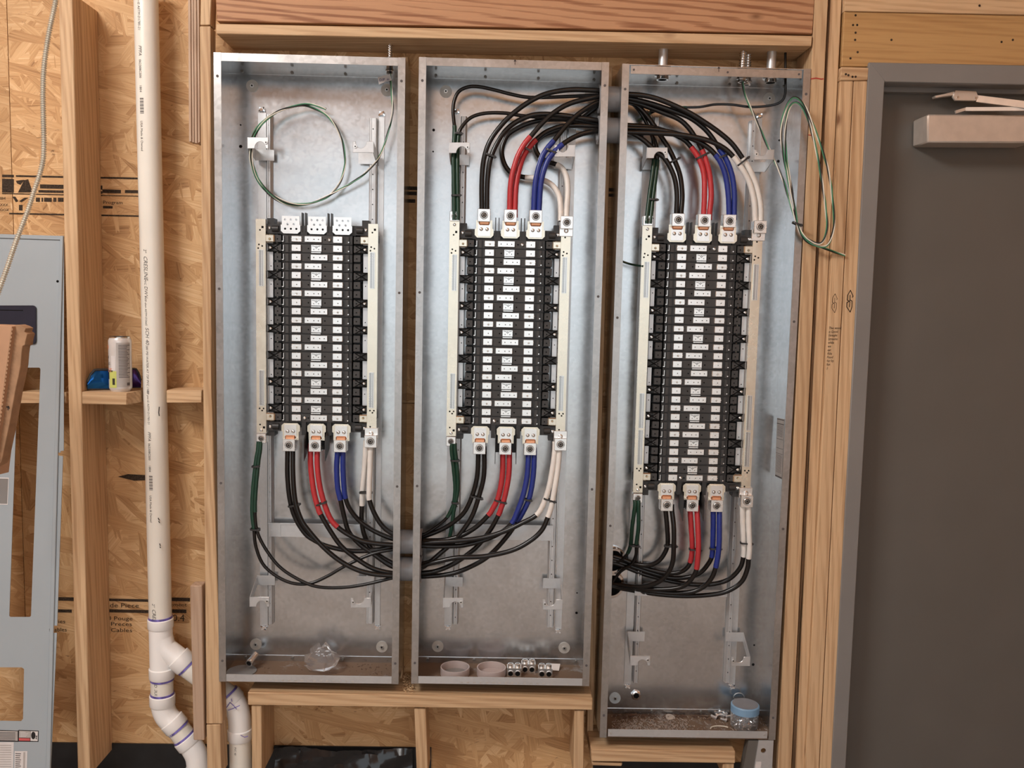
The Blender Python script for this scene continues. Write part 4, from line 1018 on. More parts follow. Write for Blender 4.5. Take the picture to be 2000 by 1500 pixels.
# link C : right enclosure (bottom) - conduit bushings in its back
C1 = {
 'green0': ([(1240, 977), (1240, 990), (1234.5, 1030), (1232, 1062), (1226, 1080), (1213, 1094), (1198, 1098)], 4, 0),
 'green1': ([(1247, 977), (1247, 990), (1247, 1030), (1243, 1062), (1242, 1084), (1233, 1102), (1212, 1116), (1197, 1136)], 3, 1),
 'black0': ([(1300, 985), (1300, 998), (1303, 1030), (1304, 1062), (1297, 1082), (1284, 1097), (1264, 1104), (1240, 1101), (1214, 1091), (1198, 1086)], 3, 0),
 'black1': ([(1312, 985), (1312.5, 998), (1316, 1030), (1316, 1066), (1314, 1096), (1306, 1117), (1290, 1134), (1266, 1144), (1240, 1146), (1213, 1142), (1197, 1140)], 3, 1),
 'red0': ([(1348, 987), (1348, 1000), (1350, 1030), (1352, 1070), (1348, 1098), (1339, 1111), (1324, 1118), (1300, 1119), (1270, 1112), (1240, 1103), (1213, 1094), (1196, 1091)], 4, 0),
 'red1': ([(1361, 987), (1361.5, 1000), (1363, 1030), (1364, 1070), (1360.5, 1111), (1353, 1127), (1342, 1140), (1324, 1148), (1290, 1151), (1250, 1149), (1213, 1143), (1196, 1141)], 4, 1),
 'blue0': ([(1393, 987), (1393, 1000), (1393, 1030), (1392, 1070), (1390, 1088), (1382, 1103), (1368, 1118), (1344, 1127), (1310, 1128), (1270, 1118), (1240, 1108), (1213, 1099), (1195, 1095)], 4, 0),
 'blue1': ([(1405, 987), (1405, 1000), (1405, 1030), (1404, 1070), (1398, 1108), (1389, 1130), (1374, 1146), (1350, 1156), (1310, 1158), (1260, 1153), (1213, 1146), (1195, 1143)], 4, 1),
 'white0': ([(1450, 980), (1450, 993), (1451, 1030), (1453, 1070), (1452, 1087), (1446, 1108), (1428, 1128), (1406, 1138), (1370, 1142), (1320, 1137), (1260, 1122), (1213, 1104), (1194, 1099)], 4, 0),
 'white1': ([(1462, 980), (1462, 993), (1462.5, 1030), (1464, 1070), (1462, 1091), (1460, 1110), (1450, 1134), (1430, 1150), (1400, 1160), (1340, 1164), (1280, 1160), (1213, 1149), (1194, 1145)], 4, 1)}
DC = {'green0': .0, 'green1': .004, 'black0': .0, 'black1': -.026, 'red0': .006, 'red1': -.022, 'blue0': .012, 'blue1': -.014, 'white0': .016, 'white1': -.006}
for key in C1:
    c, s = key[:-1], key[-1]
    p, i, w = C1[key]
    cable(c, [(p, i, .134, DC[key] - .012, LUGY)], lab(c, s, 'below the right busbars'), 'cables at the foot of the right enclosure', .0069 if c != 'green' else .0050)

# ================================================================== CABLE TIES
def tie(p0, p1, label, extra=0.0):
    cx, cy = (p0[0] + p1[0]) / 2, (p0[1] + p1[1]) / 2
    near = sorted(CABLE_PTS, key=lambda q: (q[0] - cx) ** 2 + (q[1] - cy) ** 2)[:6]
    Y = sum(q[2] for q in near) / len(near)
    a, b = at(*p0, Y), at(*p1, Y); c = (a + b) / 2; ex = (b - a); hw = ex.length / 2; ex.normalize()
    hw = max(hw * 0.92, .009); ey = V((0, 1, 0)); ez = ex.cross(ey)
    rd = .0092
    loop = []
    for k in range(20):
        t = 2 * PI * k / 20
        x = math.copysign(abs(math.cos(t)) ** .6, math.cos(t)) * hw; y = math.copysign(abs(math.sin(t)) ** .6, math.sin(t)) * rd
        loop.append((x, y))
    t = thing('cable_tie', c, label, 'cable tie', 'black cable ties')
    mb = MB(); n = len(loop); vs = []
    for sx, h in ((1.0, -.0024), (1.14, -.0024), (1.14, .0024), (1.0, .0024)):
        vs += [c + ex * (x * sx) + ey * (y * sx) + ez * h for x, y in loop]
    fs = [(r * n + j, r * n + (j + 1) % n, ((r + 1) % 4) * n + (j + 1) % n, ((r + 1) % 4) * n + j) for r in range(4) for j in range(n)]
    mb.add(vs, fs); mb.build('strap', M['blackp'], t)
    h = c + ex * (hw * .86) - ey * (rd * .95)
    MB().bar(h - ex * .0028, h + ex * .0032, .0068, .006).bar(h + ex * .002, h + ex * .006, .003, .0016).build('head', M['blackp'], t)
    return t
TIES = [
 ((492, 911), (507, 910), 'cable tie around the green cables just under the left enclosure ground bar'),
 ((489, 1033), (508, 1034), 'cable tie where the green cables of the left enclosure part'),
 ((563, 989), (587, 984), 'cable tie around the black pair below the left busbars'),
 ((616, 987), (638, 979.5), 'cable tie around the red pair below the left busbars'),
 ((702, 962), (727, 962), 'cable tie around the white pair below the left busbars'),
 ((885, 260), (903, 262), 'cable tie around the green pair above the bracket in the middle enclosure'),
 ((882, 382), (900, 382), 'cable tie around the green pair just above the middle ground bar lug'),
 ((945, 299), (968, 308), 'cable tie around the black pair above the middle busbars'),
 ((1019, 286), (1037, 296), 'cable tie around the red pair above the middle busbars'),
 ((1066, 291), (1084, 299), 'cable tie around the blue pair above the middle busbars'),
 ((880, 899), (897, 899), 'cable tie around the green pair under the middle ground bar'),
 ((882, 981), (895, 982), 'cable tie where the green cables part low in the middle enclosure'),
 ((919, 968), (943, 974), 'cable tie around the black pair below the middle busbars'),
 ((966, 976), (989, 982), 'cable tie around the red pair below the middle busbars'),
 ((1015, 973), (1039, 977), 'cable tie around the blue pair below the middle busbars'),
 ((1062, 973), (1085, 980), 'cable tie around the white pair below the middle busbars'),
 ((1266, 389), (1284, 391), 'cable tie around the green pair above the right ground bar lug'),
 ((1308, 318), (1327, 309), 'cable tie around the black pair above the right busbars'),
 ((1359, 311), (1385, 298), 'cable tie around the red pair above the right busbars'),
 ((1398, 311), (1422, 301), 'cable tie around the blue pair above the right busbars'),
 ((1440, 324), (1462, 307), 'cable tie around the white pair above the right busbars'),
 ((1229, 1065), (1248, 1066), 'cable tie around the green pair low in the right enclosure'),
 ((1297, 1066), (1322, 1066), 'cable tie around the black pair below the right busbars'),
 ((1346, 1072), (1369, 1074), 'cable tie around the red pair below the right busbars'),
 ((1386, 1071), (1408, 1071), 'cable tie around the blue pair below the right busbars'),
 ((1446, 1060), (1469, 1061), 'cable tie around the white pair below the right busbars')]
for a, b, l in TIES: tie(a, b, l)

# ================================================================== CONDUIT ENTRIES IN THE TOPS
def entry(cx, ytop, ynut, Y, r, label, kind, enc):
    zt = ENC[enc]['zt']
    c = at(cx, ynut, Y); x = c.x
    top = at(cx, ytop, Y).z
    t = thing('conduit_connector', (x, Y, zt), label, 'conduit connector')
    if kind == 'emt':
        MB().tube([(x, Y, zt - .004), (x, Y, top + .02)], r, 20).build('conduit', M['galv_rail'], t)
        MB().lathe((x, Y, zt - TH), (0, 0, -1), [(r, 0), (r * 1.25, 0), (r * 1.25, .008), (r * 1.75, .009), (r * 1.75, .014), (r * 1.3, .015), (r * 1.3, .024), (r, .024)], 12, 0, True).build('locknut', M['chrome'], t)
    else:
        z0, z1 = zt - TH, top + .012
        n = 60; path = [(x, Y, z0 + (z1 - z0) * i / n) for i in range(n + 1)]
        MB().tube(path, [r * (.85 + .15 * math.cos(i * .9)) for i in range(n + 1)], 14).build('armor', M['chrome'], t)
        MB().lathe((x, Y, zt - TH), (0, 0, -1), [(r * .7, 0), (r * 1.4, 0), (r * 1.4, .005), (r * 1.1, .006), (r * 1.1, .012), (r * 1.35, .013), (r * 1.35, .018), (r * 1.05, .019), (r * 1.05, .026), (r * .7, .026)], 8, 0, True).build('locknut', M['chrome'], t)
    return t
entry(1294, 98, 146, .055, .0125, 'steel conduit stub into the right enclosure top, near its left end', 'emt', 2)
entry(1505, 104, 157, .055, .0125, 'steel conduit stub into the right enclosure top, beside the washer', 'emt', 2)
entry(1449, 110, 152, .050, .0105, 'ribbed flexible conduit connector carrying the tied wire loop, front one', 'mc', 2)
entry(1459, 113, 152, .080, .0105, 'ribbed flexible conduit connector on the right enclosure, half hidden behind another', 'mc', 2)
entry(761, 96, 136, .065, .008, 'ribbed flexible conduit connector in the left enclosure top', 'mc', 0)

# ================================================================== THIN WIRES
def twist(path, names, r, lay, pitch, per=6, phase=0.0):
    sm, _ = spline(path, per); k = len(sm); res = []
    t = [(sm[min(i + 1, k - 1)] - sm[max(i - 1, 0)]).normalized() for i in range(k)]
    n = t[0].orthogonal().normalized(); s = 0.0; fr = []
    for i in range(k):
        n = (n - t[i] * n.dot(t[i])).normalized(); b = t[i].cross(n)
        if i: s += (sm[i] - sm[i - 1]).length
        fr.append((sm[i], n.copy(), b, s))
    for j in range(len(names)):
        res.append([p + (n * math.cos(phase + 2 * PI * (s / pitch + j / len(names))) + b * math.sin(phase + 2 * PI * (s / pitch + j / len(names)))) * lay for p, n, b, s in fr])
    return res
def wires(name, path, label, cat, r=.0016, lay=.0019, pitch=.16):
    t = thing(name, path[0], label, cat)
    nm = ('black_wire', 'white_wire', 'green_wire')
    for j, p in enumerate(twist(path, nm, r, lay, pitch)):
        MB().tube(p, r, 6).build(nm[j], M[('wire_black', 'wire_white', 'wire_green')[j]], t)
    return t
def Pz(pts): return [at(x, y, Y) for x, y, Y in pts]
coil = Pz([(761, 140, .068), (763, 155, .072), (765, 180, .078), (767, 205, .080), (766, 225, .080), (760, 250, .080), (752, 278, .078), (741, 306, .070), (719, 333, .084), (690, 355, .092), (660, 372, .098), (620, 392, .1), (587, 401, .1), (554, 397, .1), (523, 377, .098), (501, 348, .09),
 (490, 317, .068), (488, 290, .062), (495, 262, .072), (512, 239, .086), (536, 221, .094), (563, 211, .098), (589, 206, .1), (612, 211, .1), (638, 225, .1), (657, 249, .1), (669, 278, .1), (674, 313, .1), (669, 344, .1), (655, 370, .1), (633, 388, .098), (598, 398, .094), (564, 396, .09),
 (530, 379, .09), (506, 352, .084), (493, 318, .064), (492, 289, .058), (500, 260, .066), (518, 236, .080), (545, 217, .088), (574, 208, .092), (600, 203, .094), (620, 207, .094), (637, 213, .094)])
wires('wire_coil', coil, 'loose coil of thin black, white and green wires in the left enclosure', 'wire coil')
loop3 = Pz([(1449, 155, .054), (1451, 168, .058), (1457, 190, .062), (1467, 212, .066), (1480, 242, .07), (1495, 276, .066), (1512, 312, .052), (1529, 350, .03), (1542, 392, -.005), (1555, 432, -.022), (1566, 460, -.026), (1580, 474, -.026), (1598, 481, -.03), (1614, 480, -.034), (1624, 464, -.04), (1629, 437, -.046), (1628, 410, -.05),
 (1620, 345, -.054), (1606, 292, -.056), (1583, 232, -.05), (1567, 200, -.046), (1551, 190, -.042), (1538, 204, -.038), (1528, 235, -.034), (1526, 268, -.03), (1531, 307, -.03), (1541, 357, -.028), (1552, 405, -.026), (1558, 437, -.024), (1568, 458, -.028), (1582, 470, -.032), (1599, 476, -.036), (1609, 468, -.04), (1615, 448, -.044), (1614, 420, -.046),
 (1604, 345, -.046), (1592, 284, -.044), (1575, 224, -.040), (1557, 201, -.036), (1541, 212, -.032), (1534, 255, -.028), (1536, 308, -.026), (1546, 368, -.024), (1556, 430, -.02), (1570, 464, -.02), (1598, 481, -.018), (1624, 490, -.014), (1650, 499, -.008)])
wires('wire_loop', loop3, 'long tied loop of thin black, white and green wires hanging over the right enclosure rim', 'wire loop')
CABLE_PTS += [(1556, 436, -.022)] * 6
t_ = tie((1548, 434), (1564, 441), 'wide black tape tie around the hanging thin wire loop')
# white paper tag on the coil wire
tg = thing('wire_tag', at(752, 156, .058), 'small white paper tag with blue handwriting on the left coil wire', 'tag')
MB().prism(Pz([(738, 151, .058), (762, 144, .060), (765, 157, .060), (755, 159, .059), (740, 165, .058)]), (0, .0004, 0)).build('paper', M['label_w'], tg)
mb = MB(); flat_text(mb, 'D/P_in', .0105, at(740.5, 159, .057), (.95, 0, .12), (-.12, 0, 1), shear=.15); mb.build('handwriting', M['pen_blue'], tg, flat=True)
# thin earth wire across the right enclosure
p = Pz([(1534, 96, .06), (1534, 130, .06), (1534, 165, .06), (1533, 186, .064), (1525, 199, .07), (1505, 206, .078), (1467, 209, .082), (1430, 204.5, .084), (1397, 204, .086), (1367, 209, .086), (1335, 210, .088), (1305, 212, .094), (1280, 217, .1), (1262, 226, .102), (1246, 236, .1)])
sm, par = spline(p, 6)
tw = thing('earth_wire', sm[0], 'thin black wire sagging across the top of the right enclosure', 'wire')
MB().tube(sm, .0036, 8).build('jacket', M['jacket'], tw)
for a, b in ((9.8, 10.7), (12.4, 14)):
    MB().tube([s for s, q in zip(sm, par) if a <= q <= b], .0041, 8).build('tape', M['tape_green'], tw, label='green marking tape')
# short green wire into the right ground bar
p = Pz([(1214, 510, .09), (1228, 515, .088), (1242, 518, .074), (1256, 520, .056)])
sm, par = spline(p, 6)
tw = thing('earth_wire', sm[0], 'short dark green wire entering the right ground bar from the left', 'wire')
MB().tube(sm, .0030, 8).build('jacket', M['tape_green'], tw)

# ================================================================== WHITE DRAIN PIPE
PY = 0.080
PR = 0.0318
pipe = thing('drain_pipe', at(313, 1480, PY), 'white plastic drain pipe with wye and elbows between the wooden studs', 'pipe')
def Pp(pts, Y=PY): return [at(x, y, Y) for x, y in pts]
top, bot = at(284.5, -30, PY), at(313.5, 1213, PY)
MB().tube([top, bot], PR, 32).build('pipe', M['pvc'], pipe)
def hub(a, b, r, parent=pipe, name='hub', primer=None):
    """socket collar from pixel a to pixel b"""
    A, B_ = a if isinstance(a, Vector) else at(*a, PY), b if isinstance(b, Vector) else at(*b, PY)
    ax = B_ - A; h = ax.length
    o = MB().lathe(A, ax, [(r - .006, 0), (r - .002, 0), (r, .002), (r, h - .003), (r - .002, h), (r - .006, h)], 28, 0, True).build(name, M['pvc_fit'], parent)
    if primer is not None:
        s = primer; base = A if s < 0 else B_; d = ax.normalized() * (-1 if s < 0 else 1)
        MB().ring(base - d * .0005, d, PR - .001, PR + .0016, .0065, 28).build('primer_stain', M['primer'], o, label='purple primer stain')
    return o
wye = MB().tube(Pp([(313.5, 1210), (316, 1318)]), PR + .0012, 28).tube(Pp([(315, 1243), (322, 1265), (343, 1282), (362, 1299)]), PR + .0006, 24).build('wye_fitting', M['pvc_fit'], pipe)
hub((313.5, 1207), (314, 1226), PR + .0045, wye, 'hub', -1)
hub((316, 1303), (316.5, 1324), PR + .0045, wye, 'hub', 1)
hub((347, 1283), (365, 1300), PR + .0045, wye, 'hub', 1)
MB().tube(Pp([(316, 1318), (317, 1368)]), PR, 28).build('pipe', M['pvc'], pipe)
p, _ = spline(Pp([(317, 1356), (318, 1378), (324, 1396), (336, 1410), (349, 1424)]), 8)
elb = MB().tube(p, PR + .0012, 28).build('elbow', M['pvc_fit'], pipe)
hub((317, 1356), (317.3, 1377), PR + .0045, elb, 'hub', -1)
hub((334, 1406), (347, 1421), PR + .0045, elb, 'hub', 1)
MB().tube(Pp([(344, 1418), (372, 1455)]), PR, 28).build('pipe', M['pvc'], pipe)
p, _ = spline(Pp([(362, 1442), (375, 1459), (384, 1476), (387, 1494), (388, 1515)]), 8)
elb = MB().tube(p, PR + .0012, 28).build('elbow', M['pvc_fit'], pipe)
hub((361, 1441), (372, 1455), PR + .0045, elb, 'hub', -1)
hub((388, 1496), (388.5, 1516), PR + .0045, elb)
# branch running behind the stud and down under the left enclosure
MB().tube(Pp([(356, 1294), (455, 1366)]), PR, 28).build('pipe', M['pvc'], pipe)
p, _ = spline(Pp([(446, 1358), (458, 1371), (465, 1390), (468, 1410), (469, 1444)]), 8)
elb = MB().tube(p, PR + .0012, 28).build('elbow', M['pvc_fit'], pipe)
hub((446, 1357), (458, 1371), PR + .004, elb, 'hub', -1)
hub((468.5, 1422), (469, 1443), PR + .004, elb)
MB().tube(Pp([(469, 1435), (470, 1516)]), PR, 28).build('pipe', M['pvc'], pipe)
def on_pipe(mb, s, size, p0, axis, ang, m=0, shear=0.12):
    """lettering wrapped round a pipe, reading along axis; ang = position round the pipe (radians from facing the viewer)"""
    vs, fs = text_geo(s, size, 'LEFT', shear); ax = V(axis).normalized()
    fr = V((0, -1, 0)); fr = (fr - ax * fr.dot(ax)).normalized(); sd = ax.cross(fr) * -1
    if sd.x < 0: sd = -sd
    out = []
    for v in vs:
        a = ang + v.y / PR
        out.append(V(p0) + ax * v.x + (fr * math.cos(a) + sd * math.sin(a)) * (PR + .0005))
    mb.add(out, fs, m)
    return max((v.x for v in vs), default=0)
ax = (bot - top)
def along(py):
    f = (py + 30) / 1243.0; return top.lerp(bot, f)
for run in ([('"2', 0, None)],):
    pass
mb = MB()
def line(items, mbx):
    for s, y, size, shear in items:
        on_pipe(mbx, s, size, along(y), ax, -0.36, 0, shear)
line([('NSF-pw-G ASTM D1785-21', -16, .0095, .2), ('PPFA', 87, .0125, .3), ('062308CS00', 113, .0095, 0), ('1804', 160, .0095, 0), ('USA Made & Owned', 226, .0095, .05),
      ('2"', 467, .012, .2), ('CRESLINE', 480, .0155, .3), ('PVC', 525, .0085, .2), ('DWV', 538, .0135, .2), ('NSF-dwv ASTM D2665', 558, .0085, .1), ('SCH 40', 618, .0150, .2), ('280 PSI WATER AT 73F PVC 1120', 652, .0095, .15), ('NSF-pw-G ASTM D1785-21', 738, .0088, .1),
      ('PPFA', 822, .0125, .3), ('062308CS00', 845, .0095, 0), ('1804', 889, .0095, 0), ('USA Made & Owned', 949, .0092, .05), ('2"', 1169, .012, .2), ('CRESLINE', 1180, .0155, .3)], mb)
for y0 in (184, 910):
    for i in range(15):
        a = along(y0 + i * 2.0); t = ax.normalized()
        for ang in (-0.36,):
            w = .0012 if i % 3 else .0022
            q = []
            fr = V((0, -1, 0)); sd = V((1, 0, 0))
            for da, dl in ((0, 0), (0.33, 0), (0.33, w), (0, w)):
                q.append(a + t * dl + (fr * math.cos(ang + da) + sd * math.sin(ang + da)) * (PR + .0005))
            mb.add(q, [(0, 1, 2, 3)])
o = mb.build('printed_text', M['ink_grey'], pipe, flat=True); o['kind'] = 'stuff'
mb = MB(); on_pipe(mb, '3D .3UI', .0125, at(316.2, 1324, PY), at(317, 1360, PY) - at(316, 1326, PY), -.35)
on_pipe(mb, 'PVC 40', .008, at(470, 1449, PY), (0, 0, -1), -.3); o = mb.build('printed_text', M['ink_grey'], pipe, flat=True); o['kind'] = 'stuff'
mb = MB()
for pts in ([(434, 1390), (444, 1380), (449, 1372), (456, 1378), (462, 1385)], [(452, 1365), (453, 1370)], [(446, 1387), (455, 1384), (468, 1378)], [(470, 1436), (478, 1440), (484, 1438)]):
    pen(mb, pts, .0022, PY - PR - .0065)
mb.build('pen_mark', M['primer'], pipe, flat=True)
mb = MB()
for pts in ([(309, 1012), (311, 1016)], [(310, 1018), (311.5, 1021)], [(312, 1062), (313, 1066)], [(312.5, 1068), (313.5, 1070)], [(311, 795), (310, 806), (311, 812)]): pen(mb, pts, .0026, PY - PR - .0012)
mb.build('scuff_mark', M['ink'], pipe, flat=True)

# ================================================================== ARMORED CABLE
path = [at(x, y, Y) for x, y, Y in ((112, -30, -.10), (108, 5, -.10), (96, 62, -.11), (86.5, 125, -.12), (84, 175, -.13), (84.5, 225, -.14), (85.5, 275, -.15), (84, 312, -.155), (77, 342, -.16), (67, 372, -.165), (54, 412, -.17), (32, 470, -.18), (15, 520, -.19), (0, 562, -.20), (-22, 620, -.21))]
sm, _ = spline(path, 12)
L_ = sum((b - a).length for a, b in zip(sm, sm[1:])); NR = 150; per = 6; n = NR * per
cum = [0.0]
for a, b in zip(sm, sm[1:]): cum.append(cum[-1] + (b - a).length)
fine = []; j = 0
for i in range(n + 1):
    s = L_ * i / n
    while j < len(cum) - 2 and cum[j + 1] < s: j += 1
    fine.append(sm[j].lerp(sm[j + 1], (s - cum[j]) / max(1e-9, cum[j + 1] - cum[j])))
ac = thing('armored_cable', fine[-1], 'ribbed steel armored cable hanging at the far left', 'cable')
MB().tube(fine, [.0058 + .0014 * math.cos(2 * PI * i / per) for i in range(n + 1)], 12).build('armor', M['armor'], ac)

# ================================================================== LEANING STEEL COVER
pA, pB, pC = at(60, 460, .125), at(125, 461, .125), at(90, 1500, -.10)
nrm = (pB - pA).cross(pC - pA).normalized()
if nrm.y > 0: nrm = -nrm
def dp(x, y, off=0.0): return at_plane(x, y, pA + nrm * off, nrm)
dead = thing('enclosure_cover', dp(30, 1500), 'light grey steel enclosure cover with breaker cutouts leaning by the left stud', 'metal cover')
outer = [(-70, 455), (125, 461), (124.5, 880), (118, 881), (118, 884), (110, 884), (110, 889), (123, 891), (111.5, 1222), (104, 1222), (104, 1227), (96, 1228), (97, 1236), (111, 1236), (98, 1520), (-70, 1520)]
h1 = [(35, 718), (77, 718), (79, 721), (60.5, 1203), (58, 1205), (20, 1205), (18, 1203)]
h2 = [(-60, 1303), (43, 1303.5), (47, 1307), (45, 1404), (41, 1408.5), (-60, 1407)]
h1b = [(-60, 718), (14, 718), (-8, 1205), (-60, 1205)]
MB().holed([dp(*q) for q in outer], [[dp(*q) for q in h] for h in (h1, h2)], nrm * -.002).build('panel', M['deadfront'], dead)
MB().prism([dp(118.5, 461, .001), dp(124.5, 461, .001), dp(98.5, 1515, .001), dp(90.5, 1515, .001)], nrm * .004).build('flange', M['deadfront'], dead, bevel=.001)
MB().prism([dp(-70, 458, .001), dp(120, 464, .001), dp(120, 469, .001), dp(-70, 463, .001)], nrm * .003).build('flange', M['deadfront'], dead, bevel=.001)
rr = []
for cx, cy, a0 in ((66, 603, -90), (66, 666, 0), (-40, 666, 90), (-40, 603, 180)):
    for i in range(5):
        a = math.radians(a0 + i * 22.5); rr.append((cx + 6 * math.cos(a), cy + 6 * math.sin(a)))
MB().prism([dp(*q) for q in rr], nrm * .006).build('latch_plate', M['navy'], dead, bevel=.001, label='dark navy latch plate')
MB().prism([dp(x, y, .006) for x, y in ((-40, 604.5), (45, 605.5), (45, 607), (-40, 606))], nrm * .0006).build('slot', M['hole'], dead)
MB().cyl(dp(112.5, 549.5), nrm, .0036, .0006, 12).build('screw_hole', M['hole'], dead)
mb = MB()
def st(q, m=0, o=.0006): mb.add([dp(x, y, o) for x, y in q], [(0, 1, 2, 3)], m)
st([(-20, 1425), (36, 1427), (36, 1449), (-20, 1448)], 1, .0004); st([(-20, 1427), (34.5, 1428), (34.5, 1447), (-20, 1446)], 2)
st([(36, 1425.5), (75.5, 1427), (75, 1449), (36, 1448.5)], 1, .0005); st([(37.5, 1427), (59.5, 1428), (59, 1441), (37, 1440.5)], 2); st([(37, 1441.5), (58.5, 1442), (58.5, 1447), (37, 1446.5)], 3); st([(60, 1428), (74, 1428.5), (73.5, 1447.5), (59.5, 1447)], 0)
e = [(65 + 4.4 * math.cos(i * PI / 6), 1436.5 + 7.5 * math.sin(i * PI / 6)) for i in range(12)]
mb.add([dp(x, y, .0009) for x, y in e], [tuple(range(12))], 1)
st([(69.5, 1437.5), (72.5, 1436.5), (72.8, 1438), (70, 1439)], 1, .001); st([(71.5, 1438), (72.8, 1438), (70.5, 1443), (69.5, 1442)], 1, .001); st([(69.8, 1441.5), (72.2, 1442.5), (72, 1444), (69.6, 1443)], 1, .001)
st([(-20, 1449.5), (27, 1449.5), (25.5, 1520), (-20, 1520)], 0); st([(28.5, 1467), (53.5, 1467), (52, 1520), (27.5, 1520)], 0); st([(45.5, 1469), (49.5, 1469), (48.5, 1520), (44.5, 1520)], 2, .001)
for i in range(6): st([(-10, 1430 + i * 2.9), (30, 1430.5 + i * 2.9), (30, 1431.6 + i * 2.9), (-10, 1431.1 + i * 2.9)], 4, .001)
for i in range(4): st([(40, 1430 + i * 2.7), (50 + (i * 5) % 7, 1430 + i * 2.7), (50 + (i * 5) % 7, 1431 + i * 2.7), (40, 1431 + i * 2.7)], 0, .001)
for i in range(10): st([(0, 1455 + i * 4.6), (22, 1455 + i * 4.6), (22, 1456.6 + i * 4.6), (0, 1456.6 + i * 4.6)], 2, .001)
for i in range(9): st([(30, 1471 + i * 4), (41 - i % 3, 1471.5 + i * 4), (41 - i % 3, 1473 + i * 4), (30, 1472.5 + i * 4)], 4, .001)
mb.build('warning_stickers', [M['label_w'], M['ink'], M['paper_dim'], M['label_r'], M['ink_grey']], dead, flat=True, label='white, grey and red warning stickers')
st_mb = mb
mb = MB(); st([(-20, 932), (17.5, 933), (15, 986), (-20, 985)], 0); st([(-20, 934), (16, 935), (13.8, 984), (-20, 983)], 1, .0009)
mb.build('blank_sticker', [M['label_w'], M['frame_grey']], dead, flat=True)

# ================================================================== CARDBOARD
cb = thing('cardboard_box', at(10, 1000, -.2), 'torn brown cardboard box leaning in front of the grey cover', 'box')
Yc = -.30
MB().prism([at(x, y, Yc) for x, y in ((-60, 633), (6, 635.5), (23, 637), (11, 730), (-8, 880), (-14, 930), (-60, 930))], (.012, .05, 0)).build('front_panel', M['card'], cb, bevel=.001)
edge = [(25, 637), (33, 634), (42, 637), (50, 641), (47, 648), (53, 652), (50, 664), (49, 674), (44, 676), (42, 690), (40, 715), (36, 735), (30, 762), (18, 830), (3, 900), (-14, 930), (-8, 880), (11, 730)]
MB().prism([at(x, y, Yc + .012) for x, y in edge], (.004, .03, 0)).build('side_flap', M['card_edge'], cb, bevel=.001)
mb = MB()
for i in range(34):
    f = i / 34; x, y = 23.5 - f * 34, 640 + f * 262
    mb.add([at(x - 1.6, y, Yc - .0004), at(x + 1.4, y + 1.5, Yc - .0004), at(x + 1.4, y + 5, Yc - .0004), at(x - 1.6, y + 6.5, Yc - .0004)], [(0, 1, 2, 3)])
o = mb.build('corrugation', M['card_edge'], cb, flat=True); o['kind'] = 'stuff'
mb = MB(); pen(mb, [(13, 795), (17, 794), (18, 798)], .003, Yc - .002); pen(mb, [(15, 794), (16, 801)], .002, Yc - .002); mb.build('printed_mark', M['ink'], cb, flat=True)

# ================================================================== CAN AND SUNGLASSES ON THE BLOCKING
cy = 0.035
cb_ = at(236, 760, cy); ct = at(233.5, 657, cy); z0 = at(200, 766, 0.0).z; cr = 0.0302
H = ct.z - z0
can = thing('drink_can', (cb_.x, cy, z0), 'tall white drink can with its lid cut off on the wooden blocking', 'can')
x = cb_.x
MB().lathe((x, cy, z0), (0, 0, 1), [(.021, 0), (.024, 0), (cr - .001, .008), (cr, .012), (cr, H - .012), (cr - .003, H - .004)], 36).build('body', M['can_white'], can)
MB().lathe((x, cy, z0), (0, 0, 1), [(cr - .003, H - .004), (cr - .0025, H), (cr - .004, H), (cr - .004, H - .02)], 36).build('rim', M['can_metal'], can)
MB().cyl((x, cy, z0 + H - .0015), (0, 0, 1), cr - .0045, .001, 28).build('opening', M['hole'], can)
def can_patch(mb, a0, a1, v0, v1, m, off=.0004, n=6):
    vs = []; fs = []
    for i in range(n + 1):
        a = a0 + (a1 - a0) * i / n
        for v in (v0, v1): vs.append((x + (cr + off) * math.sin(a), cy - (cr + off) * math.cos(a), z0 + v))
    for i in range(n): fs.append((2 * i, 2 * i + 2, 2 * i + 3, 2 * i + 1))
    mb.add(vs, fs, m)
mb = MB()
can_patch(mb, .05, 1.35, .014, H - .016, 4, .0002, 12)
can_patch(mb, -1.4, -.9, H - .034, H - .024, 0); can_patch(mb, -1.3, -.85, H - .060, H - .053, 1)
for i in range(22):
    w = .12 + ((i * 7) % 5) * .1
    can_patch(mb, .25, 1.35 - (.2 if i % 3 else 0) - w * .3, H - .024 - i * .0042, H - .0222 - i * .0042, 3)
can_patch(mb, -.75, .05, .012, .058, 2); can_patch(mb, -1.3, -.8, .035, .056, 5); can_patch(mb, -.9, -.3, .055, .060, 5); can_patch(mb, -.35, -.1, .020, .038, 5); can_patch(mb, .95, 1.25, .018, .026, 1)
can_patch(mb, -.45, -.05, .060, .1, 6); 
def can_text(s, size, a, v, m):
    vs, fs = text_geo(s, size)
    mb.add([(x + (cr + .0006) * math.sin(a + q.x / cr), cy - (cr + .0006) * math.cos(a + q.x / cr), z0 + v + q.y) for q in vs], fs, m)
can_text('RUS', .011, -1.25, H - .078, 1); can_text('IOT', .016, -1.25, H - .098, 0)
o = mb.build('printed_label', [M['orange_ink'], M['ink_grey'], M['lime_ink'], M['ink_grey'], M['paper_dim'], M['ink'], M['label_w']], can, flat=True); o['kind'] = 'stuff'

